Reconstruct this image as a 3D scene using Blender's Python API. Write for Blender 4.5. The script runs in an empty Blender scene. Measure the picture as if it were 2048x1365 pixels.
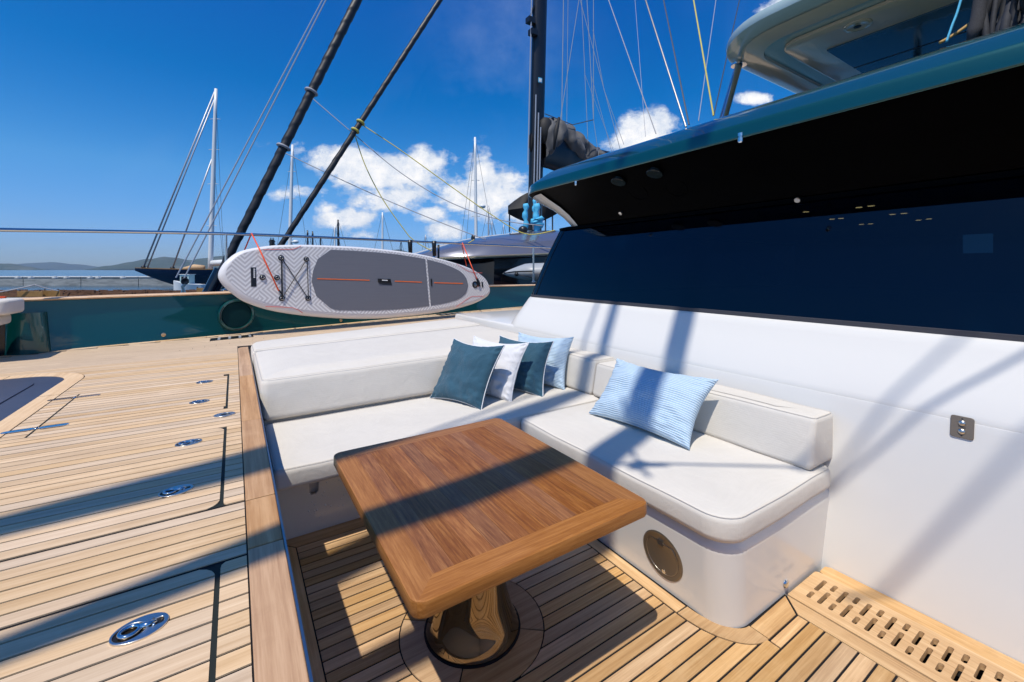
import bpy, bmesh, math, random
from mathutils import Vector, noise, Matrix
R = random.Random(7)
S = bpy.context.scene
COL = S.collection
# ------------------------------------------------------------------ camera, world, sun
F = 859.0
TH = math.atan(556 / F)
CT, ST = math.cos(TH), math.sin(TH)
cam = bpy.data.cameras.new('camera'); camo = bpy.data.objects.new('camera', cam); COL.objects.link(camo)
camo.location = (0, 0, 0); camo.rotation_euler = (math.pi / 2, 0, -TH)
cam.sensor_width = 36; cam.lens = F / 2048 * 36; cam.shift_y = -142.5 / 2048
cam.clip_start = .02; cam.clip_end = 30000
S.camera = camo
SUN = Vector((.41, .247, -1)).normalized()
sl = bpy.data.lights.new('sun', 'SUN'); sl.energy = 4.35; sl.angle = math.radians(.55); sl.color = (1, .94, .835)
so = bpy.data.objects.new('sun', sl); COL.objects.link(so); so.rotation_euler = SUN.to_track_quat('-Z', 'Y').to_euler()
S.view_settings.view_transform = 'Standard'; S.view_settings.look = 'None'
S.view_settings.exposure = 0.0; S.view_settings.gamma = 1; S.view_settings.use_curve_mapping = False
S.render.engine = 'CYCLES'
S.cycles.use_denoising = True
S.cycles.max_bounces = 10; S.cycles.diffuse_bounces = 7; S.cycles.glossy_bounces = 4; S.cycles.transparent_max_bounces = 12

W = bpy.data.worlds.new('World'); S.world = W; W.use_nodes = True
wt = W.node_tree; wt.nodes.clear()
def wn(t, **k):
    n = wt.nodes.new(t)
    for a, b in k.items(): setattr(n, a, b)
    return n
def wl(a, b): wt.links.new(a, b)
def wm(op, a, b=None, c=None, clamp=False):
    n = wn('ShaderNodeMath', operation=op, use_clamp=clamp)
    for i, v in enumerate((a, b, c)):
        if v is None: continue
        if isinstance(v, (int, float)): n.inputs[i].default_value = v
        else: wl(v, n.inputs[i])
    return n.outputs[0]
def wdot(v, d):
    n = wn('ShaderNodeVectorMath', operation='DOT_PRODUCT'); wl(v, n.inputs[0]); n.inputs[1].default_value = d
    return n.outputs['Value']
sky = wn('ShaderNodeTexSky', sky_type='NISHITA', sun_disc=False)
sky.sun_elevation = math.atan2(1, .4787); sky.sun_rotation = math.radians(239)
sky.air_density = 1.0; sky.dust_density = .3; sky.ozone_density = 3.0; sky.altitude = 0
tc = wn('ShaderNodeTexCoord'); D = tc.outputs['Generated']
hs = wn('ShaderNodeHueSaturation'); hs.inputs['Saturation'].default_value = 1.35; hs.inputs['Hue'].default_value = .5; hs.inputs['Value'].default_value = 1.0
wl(sky.outputs[0], hs.inputs['Color'])
# cumulus banks: fixed directions of the sky
fw = wm('MAXIMUM', wm('ABSOLUTE', wdot(D, (ST, CT, 0))), .05)
uu = wm('DIVIDE', wdot(D, (CT, -ST, 0)), fw)
vv = wm('DIVIDE', wdot(D, (0, 0, 1)), fw)
comb = wn('ShaderNodeCombineXYZ'); wl(uu, comb.inputs[0]); wl(vv, comb.inputs[1])
def wnoise(scale, detail, rough, off=(0, 0, 0), sc=(1, 1, 1), dist=0.0):
    mp = wn('ShaderNodeMapping'); mp.inputs['Location'].default_value = off; mp.inputs['Scale'].default_value = sc
    wl(comb.outputs[0], mp.inputs['Vector'])
    n = wn('ShaderNodeTexNoise'); n.inputs['Scale'].default_value = scale; n.inputs['Detail'].default_value = detail
    n.inputs['Roughness'].default_value = rough; n.inputs['Distortion'].default_value = dist
    wl(mp.outputs[0], n.inputs['Vector']); return n.outputs['Fac']
def blob(px, py, rx, ry, a=1.0, ang=0.0):
    cu, cv = (px - 1024) / F, (540 - py) / F
    du = wm('SUBTRACT', uu, cu); dv = wm('SUBTRACT', vv, cv)
    ca, sa = math.cos(ang), math.sin(ang)
    x = wm('ADD', wm('MULTIPLY', du, ca), wm('MULTIPLY', dv, sa))
    y = wm('SUBTRACT', wm('MULTIPLY', dv, ca), wm('MULTIPLY', du, sa))
    e = wm('ADD', wm('POWER', wm('ABSOLUTE', wm('DIVIDE', x, rx * 1.22 / F)), 2), wm('POWER', wm('ABSOLUTE', wm('DIVIDE', y, ry * 1.22 / F)), 2))
    return wm('MULTIPLY', wm('POWER', 2.718, wm('MULTIPLY', e, -1)), a)
blobs = [(690, 318, 95, 26, .95, -.1), (780, 350, 110, 42, 1.0, -.1), (850, 325, 60, 28, .85), (790, 395, 90, 26, .95), (600, 385, 60, 14, .7),
         (690, 440, 62, 20, 1.1), (655, 415, 26, 16, .8), (965, 350, 34, 38, 1.15), (985, 390, 62, 48, 1.15), (920, 390, 50, 36, .9), (1030, 430, 60, 26, .8),
         (865, 430, 32, 18, 1.0), (890, 458, 34, 18, 1.0), (730, 470, 36, 10, .75), (1265, 262, 30, 32, 1.2), (1310, 250, 44, 24, 1.1), (1300, 285, 70, 34, 1.1),
         (1510, 196, 30, 12, 1.1), (1560, 8, 55, 16, .75, .3), (1500, -180, 200, 60, .7), (2300, 200, 300, 60, .8), (-500, 420, 300, 40, .8), (60, -900, 400, 120, .5),
         (2900, 380, 400, 60, .9), (-1500, 300, 500, 90, .8), (1100, -1400, 600, 200, .5)]
acc = None
for b in blobs:
    f_ = blob(*b)
    acc = f_ if acc is None else wm('MAXIMUM', acc, f_)
n1 = wnoise(9, 8, .62, (3.1, 1.7, 0), (1, 1.5, 1), .3)
n2 = wnoise(30, 6, .6, (1, 8, 0), (1, 1.2, 1))
dens = wm('ADD', acc, wm('MULTIPLY', wm('SUBTRACT', n1, .46), 1.9))
dens = wm('ADD', dens, wm('MULTIPLY', wm('SUBTRACT', n2, .5), .9))
cov = wm('MULTIPLY', wm('SUBTRACT', dens, .42), 2.5, clamp=True)
cov = wm('MULTIPLY', cov, wm('GREATER_THAN', acc, .06))
# soft edge falloff with the blob itself
cov = wm('MULTIPLY', cov, wm('MULTIPLY', acc, 3.0, clamp=True))
above = wm('MULTIPLY', wm('SUBTRACT', vv, .0), 60, clamp=True)
cov = wm('MULTIPLY', cov, above)
# thin cirrus veils
n3 = wnoise(3.2, 5, .55, (5, 2.3, 0), (1, .45, 1), .8)
wis = wm('MULTIPLY', wm('SUBTRACT', n3, .56), .9, clamp=True)
wis2 = wm('MULTIPLY', blob(1010, 90, 110, 120, 1.0, .4), wm('MULTIPLY', wm('SUBTRACT', wnoise(4, 6, .6, (2, 9, 0)), .42), 1.2, clamp=True))
wis = wm('ADD', wm('MULTIPLY', wis, .35), wis2, clamp=True)
wis = wm('MULTIPLY', wis, .42)
shade = wm('ADD', wm('MULTIPLY', wm('SUBTRACT', dens, .45), .8), wm('MULTIPLY', wm('SUBTRACT', wnoise(20, 6, .65, (0, .18, 0)), .44), 2.0), clamp=True)
cr = wn('ShaderNodeMix', data_type='RGBA'); wl(shade, cr.inputs['Factor'])
CL = 7.4
cr.inputs['A'].default_value = (.52 * CL, .62 * CL, .78 * CL, 1); cr.inputs['B'].default_value = (1.02 * CL, 1.0 * CL, .99 * CL, 1)
m1 = wn('ShaderNodeMix', data_type='RGBA'); wl(wis, m1.inputs['Factor'])
# a clear polarised blue: one tint over the whole sky, a little stronger with height
tg = wn('ShaderNodeMix', data_type='RGBA', blend_type='MULTIPLY')
# the polarised tint is strongest away from the sun and fades in its aureole
sd = wdot(D, tuple(-SUN)); wl(wm('SUBTRACT', 1.0, wm('MULTIPLY', wm('POWER', wm('MAXIMUM', sd, 0), 2.0), .75)), tg.inputs['Factor'])
el = wdot(D, (0, 0, 1))
tr = wn('ShaderNodeValToRGB'); wl(el, tr.inputs[0])
tr.color_ramp.elements[0].position = 0.0; tr.color_ramp.elements[0].color = (.36, .50, .92, 1)
tr.color_ramp.elements[1].position = .55; tr.color_ramp.elements[1].color = (.03, .62, 1.0, 1)
for p_, c_ in ((.05, (.37, .51, .90)), (.36, (.02, .66, .92))):
    q_ = tr.color_ramp.elements.new(p_); q_.color = (*c_, 1)
e_ = tr.color_ramp.elements.new(.187); e_.color = (.49, .76, .94, 1)
wl(hs.outputs[0], tg.inputs['A']); wl(tr.outputs[0], tg.inputs['B'])
wl(tg.outputs['Result'], m1.inputs['A']); m1.inputs['B'].default_value = (.75 * CL, .85 * CL, 1.0 * CL, 1)
m2 = wn('ShaderNodeMix', data_type='RGBA'); wl(cov, m2.inputs['Factor'])
wl(m1.outputs['Result'], m2.inputs['A']); wl(cr.outputs['Result'], m2.inputs['B'])
bg = wn('ShaderNodeBackground'); bg.inputs['Strength'].default_value = .145
wl(m2.outputs['Result'], bg.inputs['Color'])
wo = wn('ShaderNodeOutputWorld'); wl(bg.outputs[0], wo.inputs[0])
W.cycles.sampling_method = 'MANUAL'; W.cycles.sample_map_resolution = 1024

# ------------------------------------------------------------------ helpers
def ray(x, y):
    r = (x - 1024) / F; z = (540 - y) / F
    return Vector((r * CT + ST, -r * ST + CT, z))
def at(x, y, f): return ray(x, y) * f            # a surveyed point: bearing, height angle and distance
def onZ(x, y, z): d = ray(x, y); return d * (z / d.z)
def onX(x, y, v): d = ray(x, y); return d * (v / d.x)
def onY(x, y, v): d = ray(x, y); return d * (v / d.y)

def tag(o, label=None, cat=None, group=None, kind=None):
    if label: o['label'] = label
    if cat: o['category'] = cat
    if group: o['group'] = group
    if kind: o['kind'] = kind
    return o
def thing(name, label, cat, group=None, loc=(0, 0, 0)):
    o = bpy.data.objects.new(name, None); COL.objects.link(o); o.location = loc; o.empty_display_size = .1
    tag(o, label, cat, group); return o
def struct(name):
    o = bpy.data.objects.new(name, None); COL.objects.link(o); o['kind'] = 'structure'; return o
def mk(name, verts, faces, mat=None, parent=None, smooth=False, sharp=None):
    me = bpy.data.meshes.new(name); me.from_pydata([tuple(v) for v in verts], [], faces); me.update()
    if mat: me.materials.append(mat)
    bm = bmesh.new(); bm.from_mesh(me); bmesh.ops.recalc_face_normals(bm, faces=bm.faces); bm.to_mesh(me); bm.free()
    if smooth:
        me.shade_smooth()
        if sharp: me.set_sharp_from_angle(angle=math.radians(sharp))
    o = bpy.data.objects.new(name, me); COL.objects.link(o)
    if parent:
        o.parent = parent
        if parent.type == 'EMPTY' and parent.parent is None: o.matrix_parent_inverse = Matrix.Translation(parent.location).inverted()
    return o
class MB:
    def __init__(s): s.v = []; s.f = []
    def add(s, vs, fs):
        n = len(s.v); s.v += [Vector(v) for v in vs]; s.f += [tuple(i + n for i in f) for f in fs]; return s
    def box(s, x0, x1, y0, y1, z0, z1):
        vs = [(x, y, z) for z in (z0, z1) for y in (y0, y1) for x in (x0, x1)]
        return s.add(vs, [(0, 2, 3, 1), (4, 5, 7, 6), (0, 1, 5, 4), (2, 6, 7, 3), (0, 4, 6, 2), (1, 3, 7, 5)])
    def prism(s, pts, z0, z1):
        n = len(pts)
        vs = [(p[0], p[1], z0) for p in pts] + [(p[0], p[1], z1) for p in pts]
        fs = [tuple(range(n - 1, -1, -1)), tuple(range(n, 2 * n))] + [(i, (i + 1) % n, (i + 1) % n + n, i + n) for i in range(n)]
        return s.add(vs, fs)
    def tube(s, pts, rad, n=10, caps=True, closed=False):
        pts = [Vector(p) for p in pts]; m = len(pts)
        rads = rad if isinstance(rad, (list, tuple)) else [rad] * m
        vs = []; up = None
        for i, p in enumerate(pts):
            if closed: t = pts[(i + 1) % m] - pts[i - 1]
            else: t = pts[min(i + 1, m - 1)] - pts[max(i - 1, 0)]
            t.normalize()
            if up is None:
                up = Vector((0, 0, 1)) if abs(t.z) < .9 else Vector((1, 0, 0))
            a = (up - t * up.dot(t)).normalized(); b = t.cross(a); up = a
            for k in range(n):
                q = 2 * math.pi * k / n
                vs.append(p + (a * math.cos(q) + b * math.sin(q)) * rads[i])
        fs = []
        for i in range(m if closed else m - 1):
            j = (i + 1) % m
            for k in range(n): fs.append((i * n + k, i * n + (k + 1) % n, j * n + (k + 1) % n, j * n + k))
        if caps and not closed: fs += [tuple(range(n)), tuple(range((m - 1) * n, m * n))]
        return s.add(vs, fs)
    def rings(s, rings, cap0=True, cap1=True, close=True):
        n = len(rings[0]); vs = [Vector(p) for r in rings for p in r]; fs = []
        for i in range(len(rings) - 1):
            for k in range(n if close else n - 1):
                fs.append((i * n + k, i * n + (k + 1) % n, (i + 1) * n + (k + 1) % n, (i + 1) * n + k))
        if cap0: fs.append(tuple(range(n)))
        if cap1: fs.append(tuple(range((len(rings) - 1) * n, len(rings) * n)))
        return s.add(vs, fs)
    def lathe(s, c, axis, prof, n=32):
        axis = Vector(axis).normalized(); c = Vector(c)
        a = axis.orthogonal().normalized(); b = axis.cross(a)
        return s.rings([[c + axis * h + (a * math.cos(2 * math.pi * k / n) + b * math.sin(2 * math.pi * k / n)) * r for k in range(n)] for r, h in prof])
    def ball(s, c, r, sx=1, sy=1, sz=1, n=8):
        rs = []
        for i in range(n + 1):
            t = math.pi * i / n; q = max(math.sin(t), .02)
            rs.append([(c[0] + r * sx * q * math.cos(2 * math.pi * k / (n * 2)), c[1] + r * sy * q * math.sin(2 * math.pi * k / (n * 2)), c[2] - r * sz * math.cos(t)) for k in range(n * 2)])
        return s.rings(rs)
    def build(s, name, mat=None, parent=None, smooth=False, sharp=None): return mk(name, s.v, s.f, mat, parent, smooth, sharp)
def rr(x0, x1, y0, y1, rad, n=6):
    """rounded rectangle, radii for corners (x0y0, x1y0, x1y1, x0y1)"""
    if not isinstance(rad, (list, tuple)): rad = [rad] * 4
    pts = []
    for (cx, cy, sx, sy, a0), r in zip(((x0, y0, 1, 1, math.pi), (x1, y0, -1, 1, 1.5 * math.pi), (x1, y1, -1, -1, 0), (x0, y1, 1, -1, .5 * math.pi)), rad):
        r = max(r, .0005)
        for k in range(n + 1):
            a = a0 + (math.pi / 2) * k / n
            pts.append((cx + sx * r + r * math.cos(a), cy + sy * r + r * math.sin(a)))
    return pts
def slab(name, x0, x1, y0, y1, rad, prof, mat, parent=None, smooth=True, sharp=40, n=6, mb=None, grow=True):
    if not isinstance(rad, (list, tuple)): rad = [rad] * 4
    m = mb or MB()
    m.rings([[(p[0], p[1], z) for p in rr(x0 + d, x1 - d, y0 + d, y1 - d, [max(r - d, .0005) for r in rad], n)] for d, z in prof])
    return m if mb else m.build(name, mat, parent, smooth, sharp)
def roundprof(z0, z1, r, n=5, crown=0.0):
    p = [(r * (1 - math.sin(a)), z0 + r * (1 - math.cos(a))) for a in [math.pi / 2 * k / n for k in range(n + 1)]]
    p += [(r * (1 - math.cos(a)), z1 - r * (1 - math.sin(a))) for a in [math.pi / 2 * k / n for k in range(n + 1)]]
    if crown: p += [(r + .04, z1 + crown * .45), (r + .1, z1 + crown * .8), (r + .18, z1 + crown)]
    return p
def shape2d(name, outer, holes, z0, z1, mat, parent=None, bevel=0.0):
    """flat piece with holes cut through, from a filled curve"""
    cu = bpy.data.curves.new(name, 'CURVE'); cu.dimensions = '2D'; cu.fill_mode = 'BOTH'
    h = (z1 - z0) / 2; cu.extrude = h - bevel; cu.bevel_depth = bevel; cu.bevel_resolution = 1
    if bevel: cu.offset = -bevel
    for loop in [outer] + list(holes):
        sp = cu.splines.new('POLY'); sp.points.add(len(loop) - 1)
        for i, p in enumerate(loop): sp.points[i].co = (p[0], p[1], 0, 1)
        sp.use_cyclic_u = True
    o = bpy.data.objects.new(name, cu); COL.objects.link(o)
    bpy.context.view_layer.update()
    me = bpy.data.meshes.new_from_object(o.evaluated_get(bpy.context.evaluated_depsgraph_get()))
    bpy.data.objects.remove(o)
    me.name = name; me.transform(Matrix.Translation((0, 0, (z0 + z1) / 2))); me.materials.clear(); me.materials.append(mat)
    o = bpy.data.objects.new(name, me); COL.objects.link(o)
    if parent: o.parent = parent
    return o
def ellipse(cx, cy, a, b, n=24, ph=0): return [(cx + a * math.cos(2 * math.pi * k / n + ph), cy + b * math.sin(2 * math.pi * k / n + ph)) for k in range(n)]
def sag(a, b, s, n=14):
    a = Vector(a); b = Vector(b)
    return [a.lerp(b, k / n) - Vector((0, 0, s * 4 * (k / n) * (1 - k / n))) for k in range(n + 1)]
def smooth_path(pts, n=6):
    pts = [Vector(p) for p in pts]; out = []
    for i in range(len(pts) - 1):
        p0 = pts[max(i - 1, 0)]; p1 = pts[i]; p2 = pts[i + 1]; p3 = pts[min(i + 2, len(pts) - 1)]
        for k in range(n):
            t = k / n
            out.append(.5 * ((2 * p1) + (p2 - p0) * t + (2 * p0 - 5 * p1 + 4 * p2 - p3) * t * t + (3 * p1 - p0 - 3 * p2 + p3) * t ** 3))
    out.append(pts[-1]); return out

# ------------------------------------------------------------------ materials
MATS = {}
class NT:
    def __init__(s, name):
        s.m = bpy.data.materials.new(name); s.m.use_nodes = True; s.t = s.m.node_tree; s.b = s.t.nodes['Principled BSDF']; s._c = None
    def n(s, t, **k):
        n = s.t.nodes.new(t)
        for a, b in k.items(): setattr(n, a, b)
        return n
    def l(s, a, b): s.t.links.new(a, b)
    def coord(s, sc=(1, 1, 1), rnd=0.0, rot=(0, 0, 0)):
        c = s.n('ShaderNodeTexCoord').outputs['Object']
        if rnd:
            oi = s.n('ShaderNodeObjectInfo'); v = s.n('ShaderNodeVectorMath', operation='MULTIPLY_ADD')
            s.l(oi.outputs['Random'], v.inputs[0]); v.inputs[1].default_value = (rnd, rnd * 1.7, rnd * .6); s.l(c, v.inputs[2]); c = v.outputs[0]
        mp = s.n('ShaderNodeMapping'); mp.inputs['Scale'].default_value = sc; mp.inputs['Rotation'].default_value = rot
        s.l(c, mp.inputs['Vector']); return mp.outputs[0]
    def noise(s, vec, scale, detail=3, rough=.5, dist=0.0):
        n = s.n('ShaderNodeTexNoise'); n.inputs['Scale'].default_value = scale; n.inputs['Detail'].default_value = detail
        n.inputs['Roughness'].default_value = rough; n.inputs['Distortion'].default_value = dist
        s.l(vec, n.inputs['Vector']); return n.outputs['Fac']
    def math(s, op, a, b=None, clamp=False):
        n = s.n('ShaderNodeMath', operation=op, use_clamp=clamp)
        for i, v in enumerate((a, b)):
            if v is None: continue
            if isinstance(v, (int, float)): n.inputs[i].default_value = v
            else: s.l(v, n.inputs[i])
        return n.outputs[0]
    def mix(s, fac, a, b, bt='MIX'):
        n = s.n('ShaderNodeMix', data_type='RGBA', blend_type=bt)
        for k, v in (('Factor', fac), ('A', a), ('B', b)):
            if isinstance(v, (int, float)): n.inputs[k].default_value = v
            elif isinstance(v, tuple): n.inputs[k].default_value = (*v, 1)
            else: s.l(v, n.inputs[k])
        return n.outputs['Result']
    def ramp(s, fac, stops):
        n = s.n('ShaderNodeValToRGB'); s.l(fac, n.inputs[0]); e = n.color_ramp.elements
        while len(e) < len(stops): e.new(.5)
        for el, (p, c) in zip(e, stops): el.position = p; el.color = (*c, 1)
        return n.outputs['Color']
    def bump(s, h, st=.3, dist=.002):
        b = s.n('ShaderNodeBump'); b.inputs['Strength'].default_value = st; b.inputs['Distance'].default_value = dist
        s.l(h, b.inputs['Height']); s.l(b.outputs[0], s.b.inputs['Normal'])
    def set(s, **k):
        for a, v in k.items():
            i = s.b.inputs[a.replace('_', ' ')]
            if isinstance(v, tuple): i.default_value = (*v, 1)
            elif isinstance(v, (int, float)): i.default_value = v
            else: s.l(v, i)
        return s
def plain(name, col, rough=.5, metal=0.0, var=.06, nscale=6, bump=0.0, bscale=40, spec=.5, coat=0.0):
    t = NT(name); c = t.coord(); n = t.noise(c, nscale, 5, .6)
    lo = tuple(max(v * (1 - var), 0) for v in col); hi = tuple(min(v * (1 + var), 1) for v in col)
    t.set(Base_Color=t.mix(n, lo, hi), Roughness=rough, Metallic=metal)
    t.b.inputs['Specular IOR Level'].default_value = spec
    if coat: t.b.inputs['Coat Weight'].default_value = coat; t.b.inputs['Coat Roughness'].default_value = .03
    if bump: t.bump(t.noise(c, bscale, 4, .6), bump, .003)
    return t.m
def teak(name, axis, lo, mid, hi, rough=.6, rvar=.35, streak=1.0, coat=0.0, long_=1.6, short=46, sat=.3, blotch=.42):
    t = NT(name)
    sc = {'x': (long_, short, short), 'y': (short, long_, short), 'z': (short, short, long_)}[axis]
    c = t.coord(sc, rnd=37.0)
    g = t.noise(c, 1.0, 7, .62, .35); g2 = t.noise(c, 4.5, 4, .7, .1)
    f = t.math('ADD', t.math('MULTIPLY', g, .72 * streak), t.math('MULTIPLY', g2, .35))
    col = t.ramp(f, [(.30, lo), (.52, mid), (.74, hi)])
    oi = t.n('ShaderNodeObjectInfo')
    v = t.math('ADD', t.math('MULTIPLY', oi.outputs['Random'], rvar), 1 - rvar / 2)
    cc = t.n('ShaderNodeHueSaturation'); t.l(v, cc.inputs['Value']); t.l(col, cc.inputs['Color'])
    t.l(t.math('ADD', t.math('MULTIPLY', t.math('FRACT', t.math('MULTIPLY', oi.outputs['Random'], 7.31)), sat), 1 - sat / 2), cc.inputs['Saturation'])
    # water marks and bleaching
    w = t.noise(t.coord((1, 1, 1)), 3.1, 5, .62, .4)
    w = t.math('MULTIPLY', t.math('SUBTRACT', w, .52), 2.6, clamp=True)
    col2 = t.mix(t.math('MULTIPLY', w, blotch), cc.outputs[0], tuple(min(1, x * 1.15 + .06) for x in hi))
    d = t.noise(t.coord((1, 1, 1)), 5.3, 6, .7, .2)
    d = t.math('MULTIPLY', t.math('SUBTRACT', d, .56), 3.2, clamp=True)
    col3 = t.mix(t.math('MULTIPLY', d, blotch * .8), col2, tuple(x * .55 for x in lo))
    t.set(Base_Color=col3, Roughness=rough)
    t.b.inputs['Specular IOR Level'].default_value = .35
    if coat: t.b.inputs['Coat Weight'].default_value = coat; t.b.inputs['Coat Roughness'].default_value = .25
    t.bump(f, .35, .0012)
    return t.m
DL, DM, DH = (.47, .31, .175), (.63, .445, .275), (.75, .56, .37)
M = dict(
    teak_x=teak('bleached_teak_along', 'x', DL, DM, DH, .6, .22), teak_y=teak('bleached_teak_across', 'y', DL, DM, DH),
    teak_cap=teak('capping_teak', 'y', (.30, .145, .06), (.46, .26, .125), (.60, .37, .20), .45, .25),
    sole_x=teak('sole_teak_along', 'x', (.34, .19, .085), (.52, .32, .155), (.68, .46, .25), .5, .4),
    sole_y=teak('sole_teak_across', 'y', (.38, .215, .10), (.55, .35, .18), (.70, .49, .28), .5, .2),
    tab_y=teak('table_teak_across', 'y', (.095, .029, .007), (.245, .086, .021), (.43, .19, .055), .42, .25, coat=.08, long_=5.5, short=110, sat=.12, blotch=.12),
    tab_x=teak('table_teak_along', 'x', (.19, .068, .017), (.31, .125, .036), (.46, .21, .07), .42, .12, coat=.08, long_=5.0, short=110, sat=.1, blotch=.12),
    tab_ry=teak('table_rim_across', 'y', (.19, .068, .017), (.31, .125, .036), (.46, .21, .07), .42, .12, coat=.08, long_=5.0, short=110, sat=.1, blotch=.12),
    rail_teak=teak('rail_teak', 'x', (.50, .32, .20), (.66, .46, .31), (.78, .60, .44), .5, .1),
    caulk=plain('black_caulking', (.010, .010, .012), .7, spec=.2),
    white=plain('white_gelcoat', (.71, .695, .665), .16, var=.015, nscale=1.5, coat=.12),
    gutter=plain('gutter_grey', (.022, .026, .022), .6, spec=.15),
    chrome=plain('polished_steel', (.62, .63, .64), .07, 1.0, .04),
    latch_steel=plain('satin_latch_steel', (.66, .63, .58), .30, 1.0, .06),
    steel=plain('brushed_steel', (.5, .48, .45), .28, 1.0, .08),
    bronze=plain('smoked_steel', (.20, .17, .135), .34, .7, .1),
    mirror=plain('mirror_steel', (.24, .19, .135), .03, 1.0, .02),
    plate=plain('satin_plate', (.20, .165, .13), .45, .3, .06),
    black=plain('black_plastic', (.012, .012, .014), .35),
    rubber=plain('grey_rubber', (.05, .05, .06), .55),
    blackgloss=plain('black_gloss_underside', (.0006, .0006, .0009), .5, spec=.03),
    greyliner=plain('pale_grey_liner', (.42, .43, .42), .12, coat=.4),
    orange=plain('orange_cord', (.85, .09, .015), .5),
    yellow=plain('yellow_rope', (.55, .47, .10), .7, var=.3, nscale=200),
    greyrope=plain('grey_rope', (.33, .33, .36), .7, var=.3, nscale=200),
    bluerope=plain('light_blue_rope', (.08, .45, .70), .7, var=.35, nscale=120),
    wire=plain('rigging_wire', (.12, .12, .13), .35, .6),
    wire_l=plain('pale_rigging_wire', (.42, .43, .46), .4, .3),
    sailcloth=plain('black_furled_sail', (.014, .014, .017), .5, var=.4, nscale=3, bump=.5, bscale=9),
    alu=plain('white_mast_paint', (.72, .73, .72), .35),
    carbon=plain('black_mast_paint', (.012, .013, .017), .3),
    navy=plain('navy_hull', (.006, .012, .04), .12),
    silver=None, hill=None)
# teal metallic paint
t = NT('teal_metallic_paint'); n = t.noise(t.coord(), 900, 2, .5)
t.set(Base_Color=t.mix(n, (.0, .052, .058), (.0, .095, .098)), Roughness=.32, Metallic=.5)
t.b.inputs['Coat Weight'].default_value = 1; t.b.inputs['Coat Roughness'].default_value = .02; t.b.inputs['Coat IOR'].default_value = 1.5
M['teal'] = t.m
t = NT('silver_blue_paint'); t.set(Base_Color=(.20, .20, .24), Roughness=.25, Metallic=.5); t.b.inputs['Coat Weight'].default_value = .8; t.b.inputs['Coat Roughness'].default_value = .04
M['silver'] = t.m
# upholstery
def fabric(name, col, scale=420, bump=.35, blotch=.05, rough=.85, stain=None, bd=.0035):
    t = NT(name); c = t.coord()
    wx = t.n('ShaderNodeTexWave', wave_type='BANDS', bands_direction='X'); wx.inputs['Scale'].default_value = scale * .32; wx.inputs['Distortion'].default_value = 1.5; t.l(c, wx.inputs['Vector'])
    wy = t.n('ShaderNodeTexWave', wave_type='BANDS', bands_direction='Y'); wy.inputs['Scale'].default_value = scale * .32; wy.inputs['Distortion'].default_value = 1.5; t.l(c, wy.inputs['Vector'])
    wz = t.n('ShaderNodeTexWave', wave_type='BANDS', bands_direction='Z'); wz.inputs['Scale'].default_value = scale * .32; wz.inputs['Distortion'].default_value = 1.5; t.l(c, wz.inputs['Vector'])
    wv = t.math('MULTIPLY', t.math('ADD', t.math('ADD', wx.outputs['Fac'], wy.outputs['Fac']), wz.outputs['Fac']), .33)
    big = t.noise(c, 5, 6, .6, .3); fine = t.noise(c, 240, 2, .6)
    lo = tuple(v * (1 - blotch * 1.6) for v in col); hi = tuple(min(1, v * (1 + blotch)) for v in col)
    col_ = t.mix(big, lo, hi)
    col_ = t.mix(t.math('MULTIPLY', t.math('ADD', fine, wv), .12), col_, tuple(v * .55 for v in col))
    if stain:
        s_ = t.math('MULTIPLY', t.math('SUBTRACT', t.noise(c, 2.3, 5, .65, .5), .53), 2.4, clamp=True)
        col_ = t.mix(t.math('MULTIPLY', s_, .3), col_, stain)
    t.set(Base_Color=col_, Roughness=rough); t.b.inputs['Specular IOR Level'].default_value = .2
    t.b.inputs['Sheen Weight'].default_value = .15
    h = t.math('ADD', t.math('MULTIPLY', wv, .25), t.math('MULTIPLY', t.noise(c, 7, 4, .55, .6), 3.0))
    t.bump(h, bump, bd)
    return t.m
M['canvas'] = fabric('off_white_upholstery', (.70, .655, .59), stain=(.60, .565, .50), bd=.006)
M['seam'] = plain('upholstery_seam', (.62, .58, .52), .9)
M['teal_linen'] = fabric('teal_linen', (.042, .125, .19), 300, .9, .3, bd=.011)
M['white_cotton'] = fabric('white_cotton', (.78, .78, .81), 300, .7, .02, bd=.009)
M['piping'] = plain('white_piping', (.72, .73, .76), .8)
t = NT('blue_seersucker'); c = t.n('ShaderNodeTexCoord').outputs['UV']
wv = t.n('ShaderNodeTexWave', wave_type='BANDS', bands_direction='Y'); wv.inputs['Scale'].default_value = 24; wv.inputs['Distortion'].default_value = .5; wv.inputs['Detail Scale'].default_value = 3; t.l(c, wv.inputs['Vector'])
wr = t.ramp(wv.outputs['Fac'], [(.15, (.32, .48, .65)), (.7, (.56, .67, .76))])
t.set(Base_Color=t.mix(t.math('MULTIPLY', t.noise(c, 160, 2), .3), wr, (.50, .64, .78)), Roughness=.9); t.b.inputs['Specular IOR Level'].default_value = .15
t.bump(t.math('ADD', wv.outputs['Fac'], t.math('MULTIPLY', t.noise(c, 70, 3), .6)), .7, .004)
M['stripes'] = t.m
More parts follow.
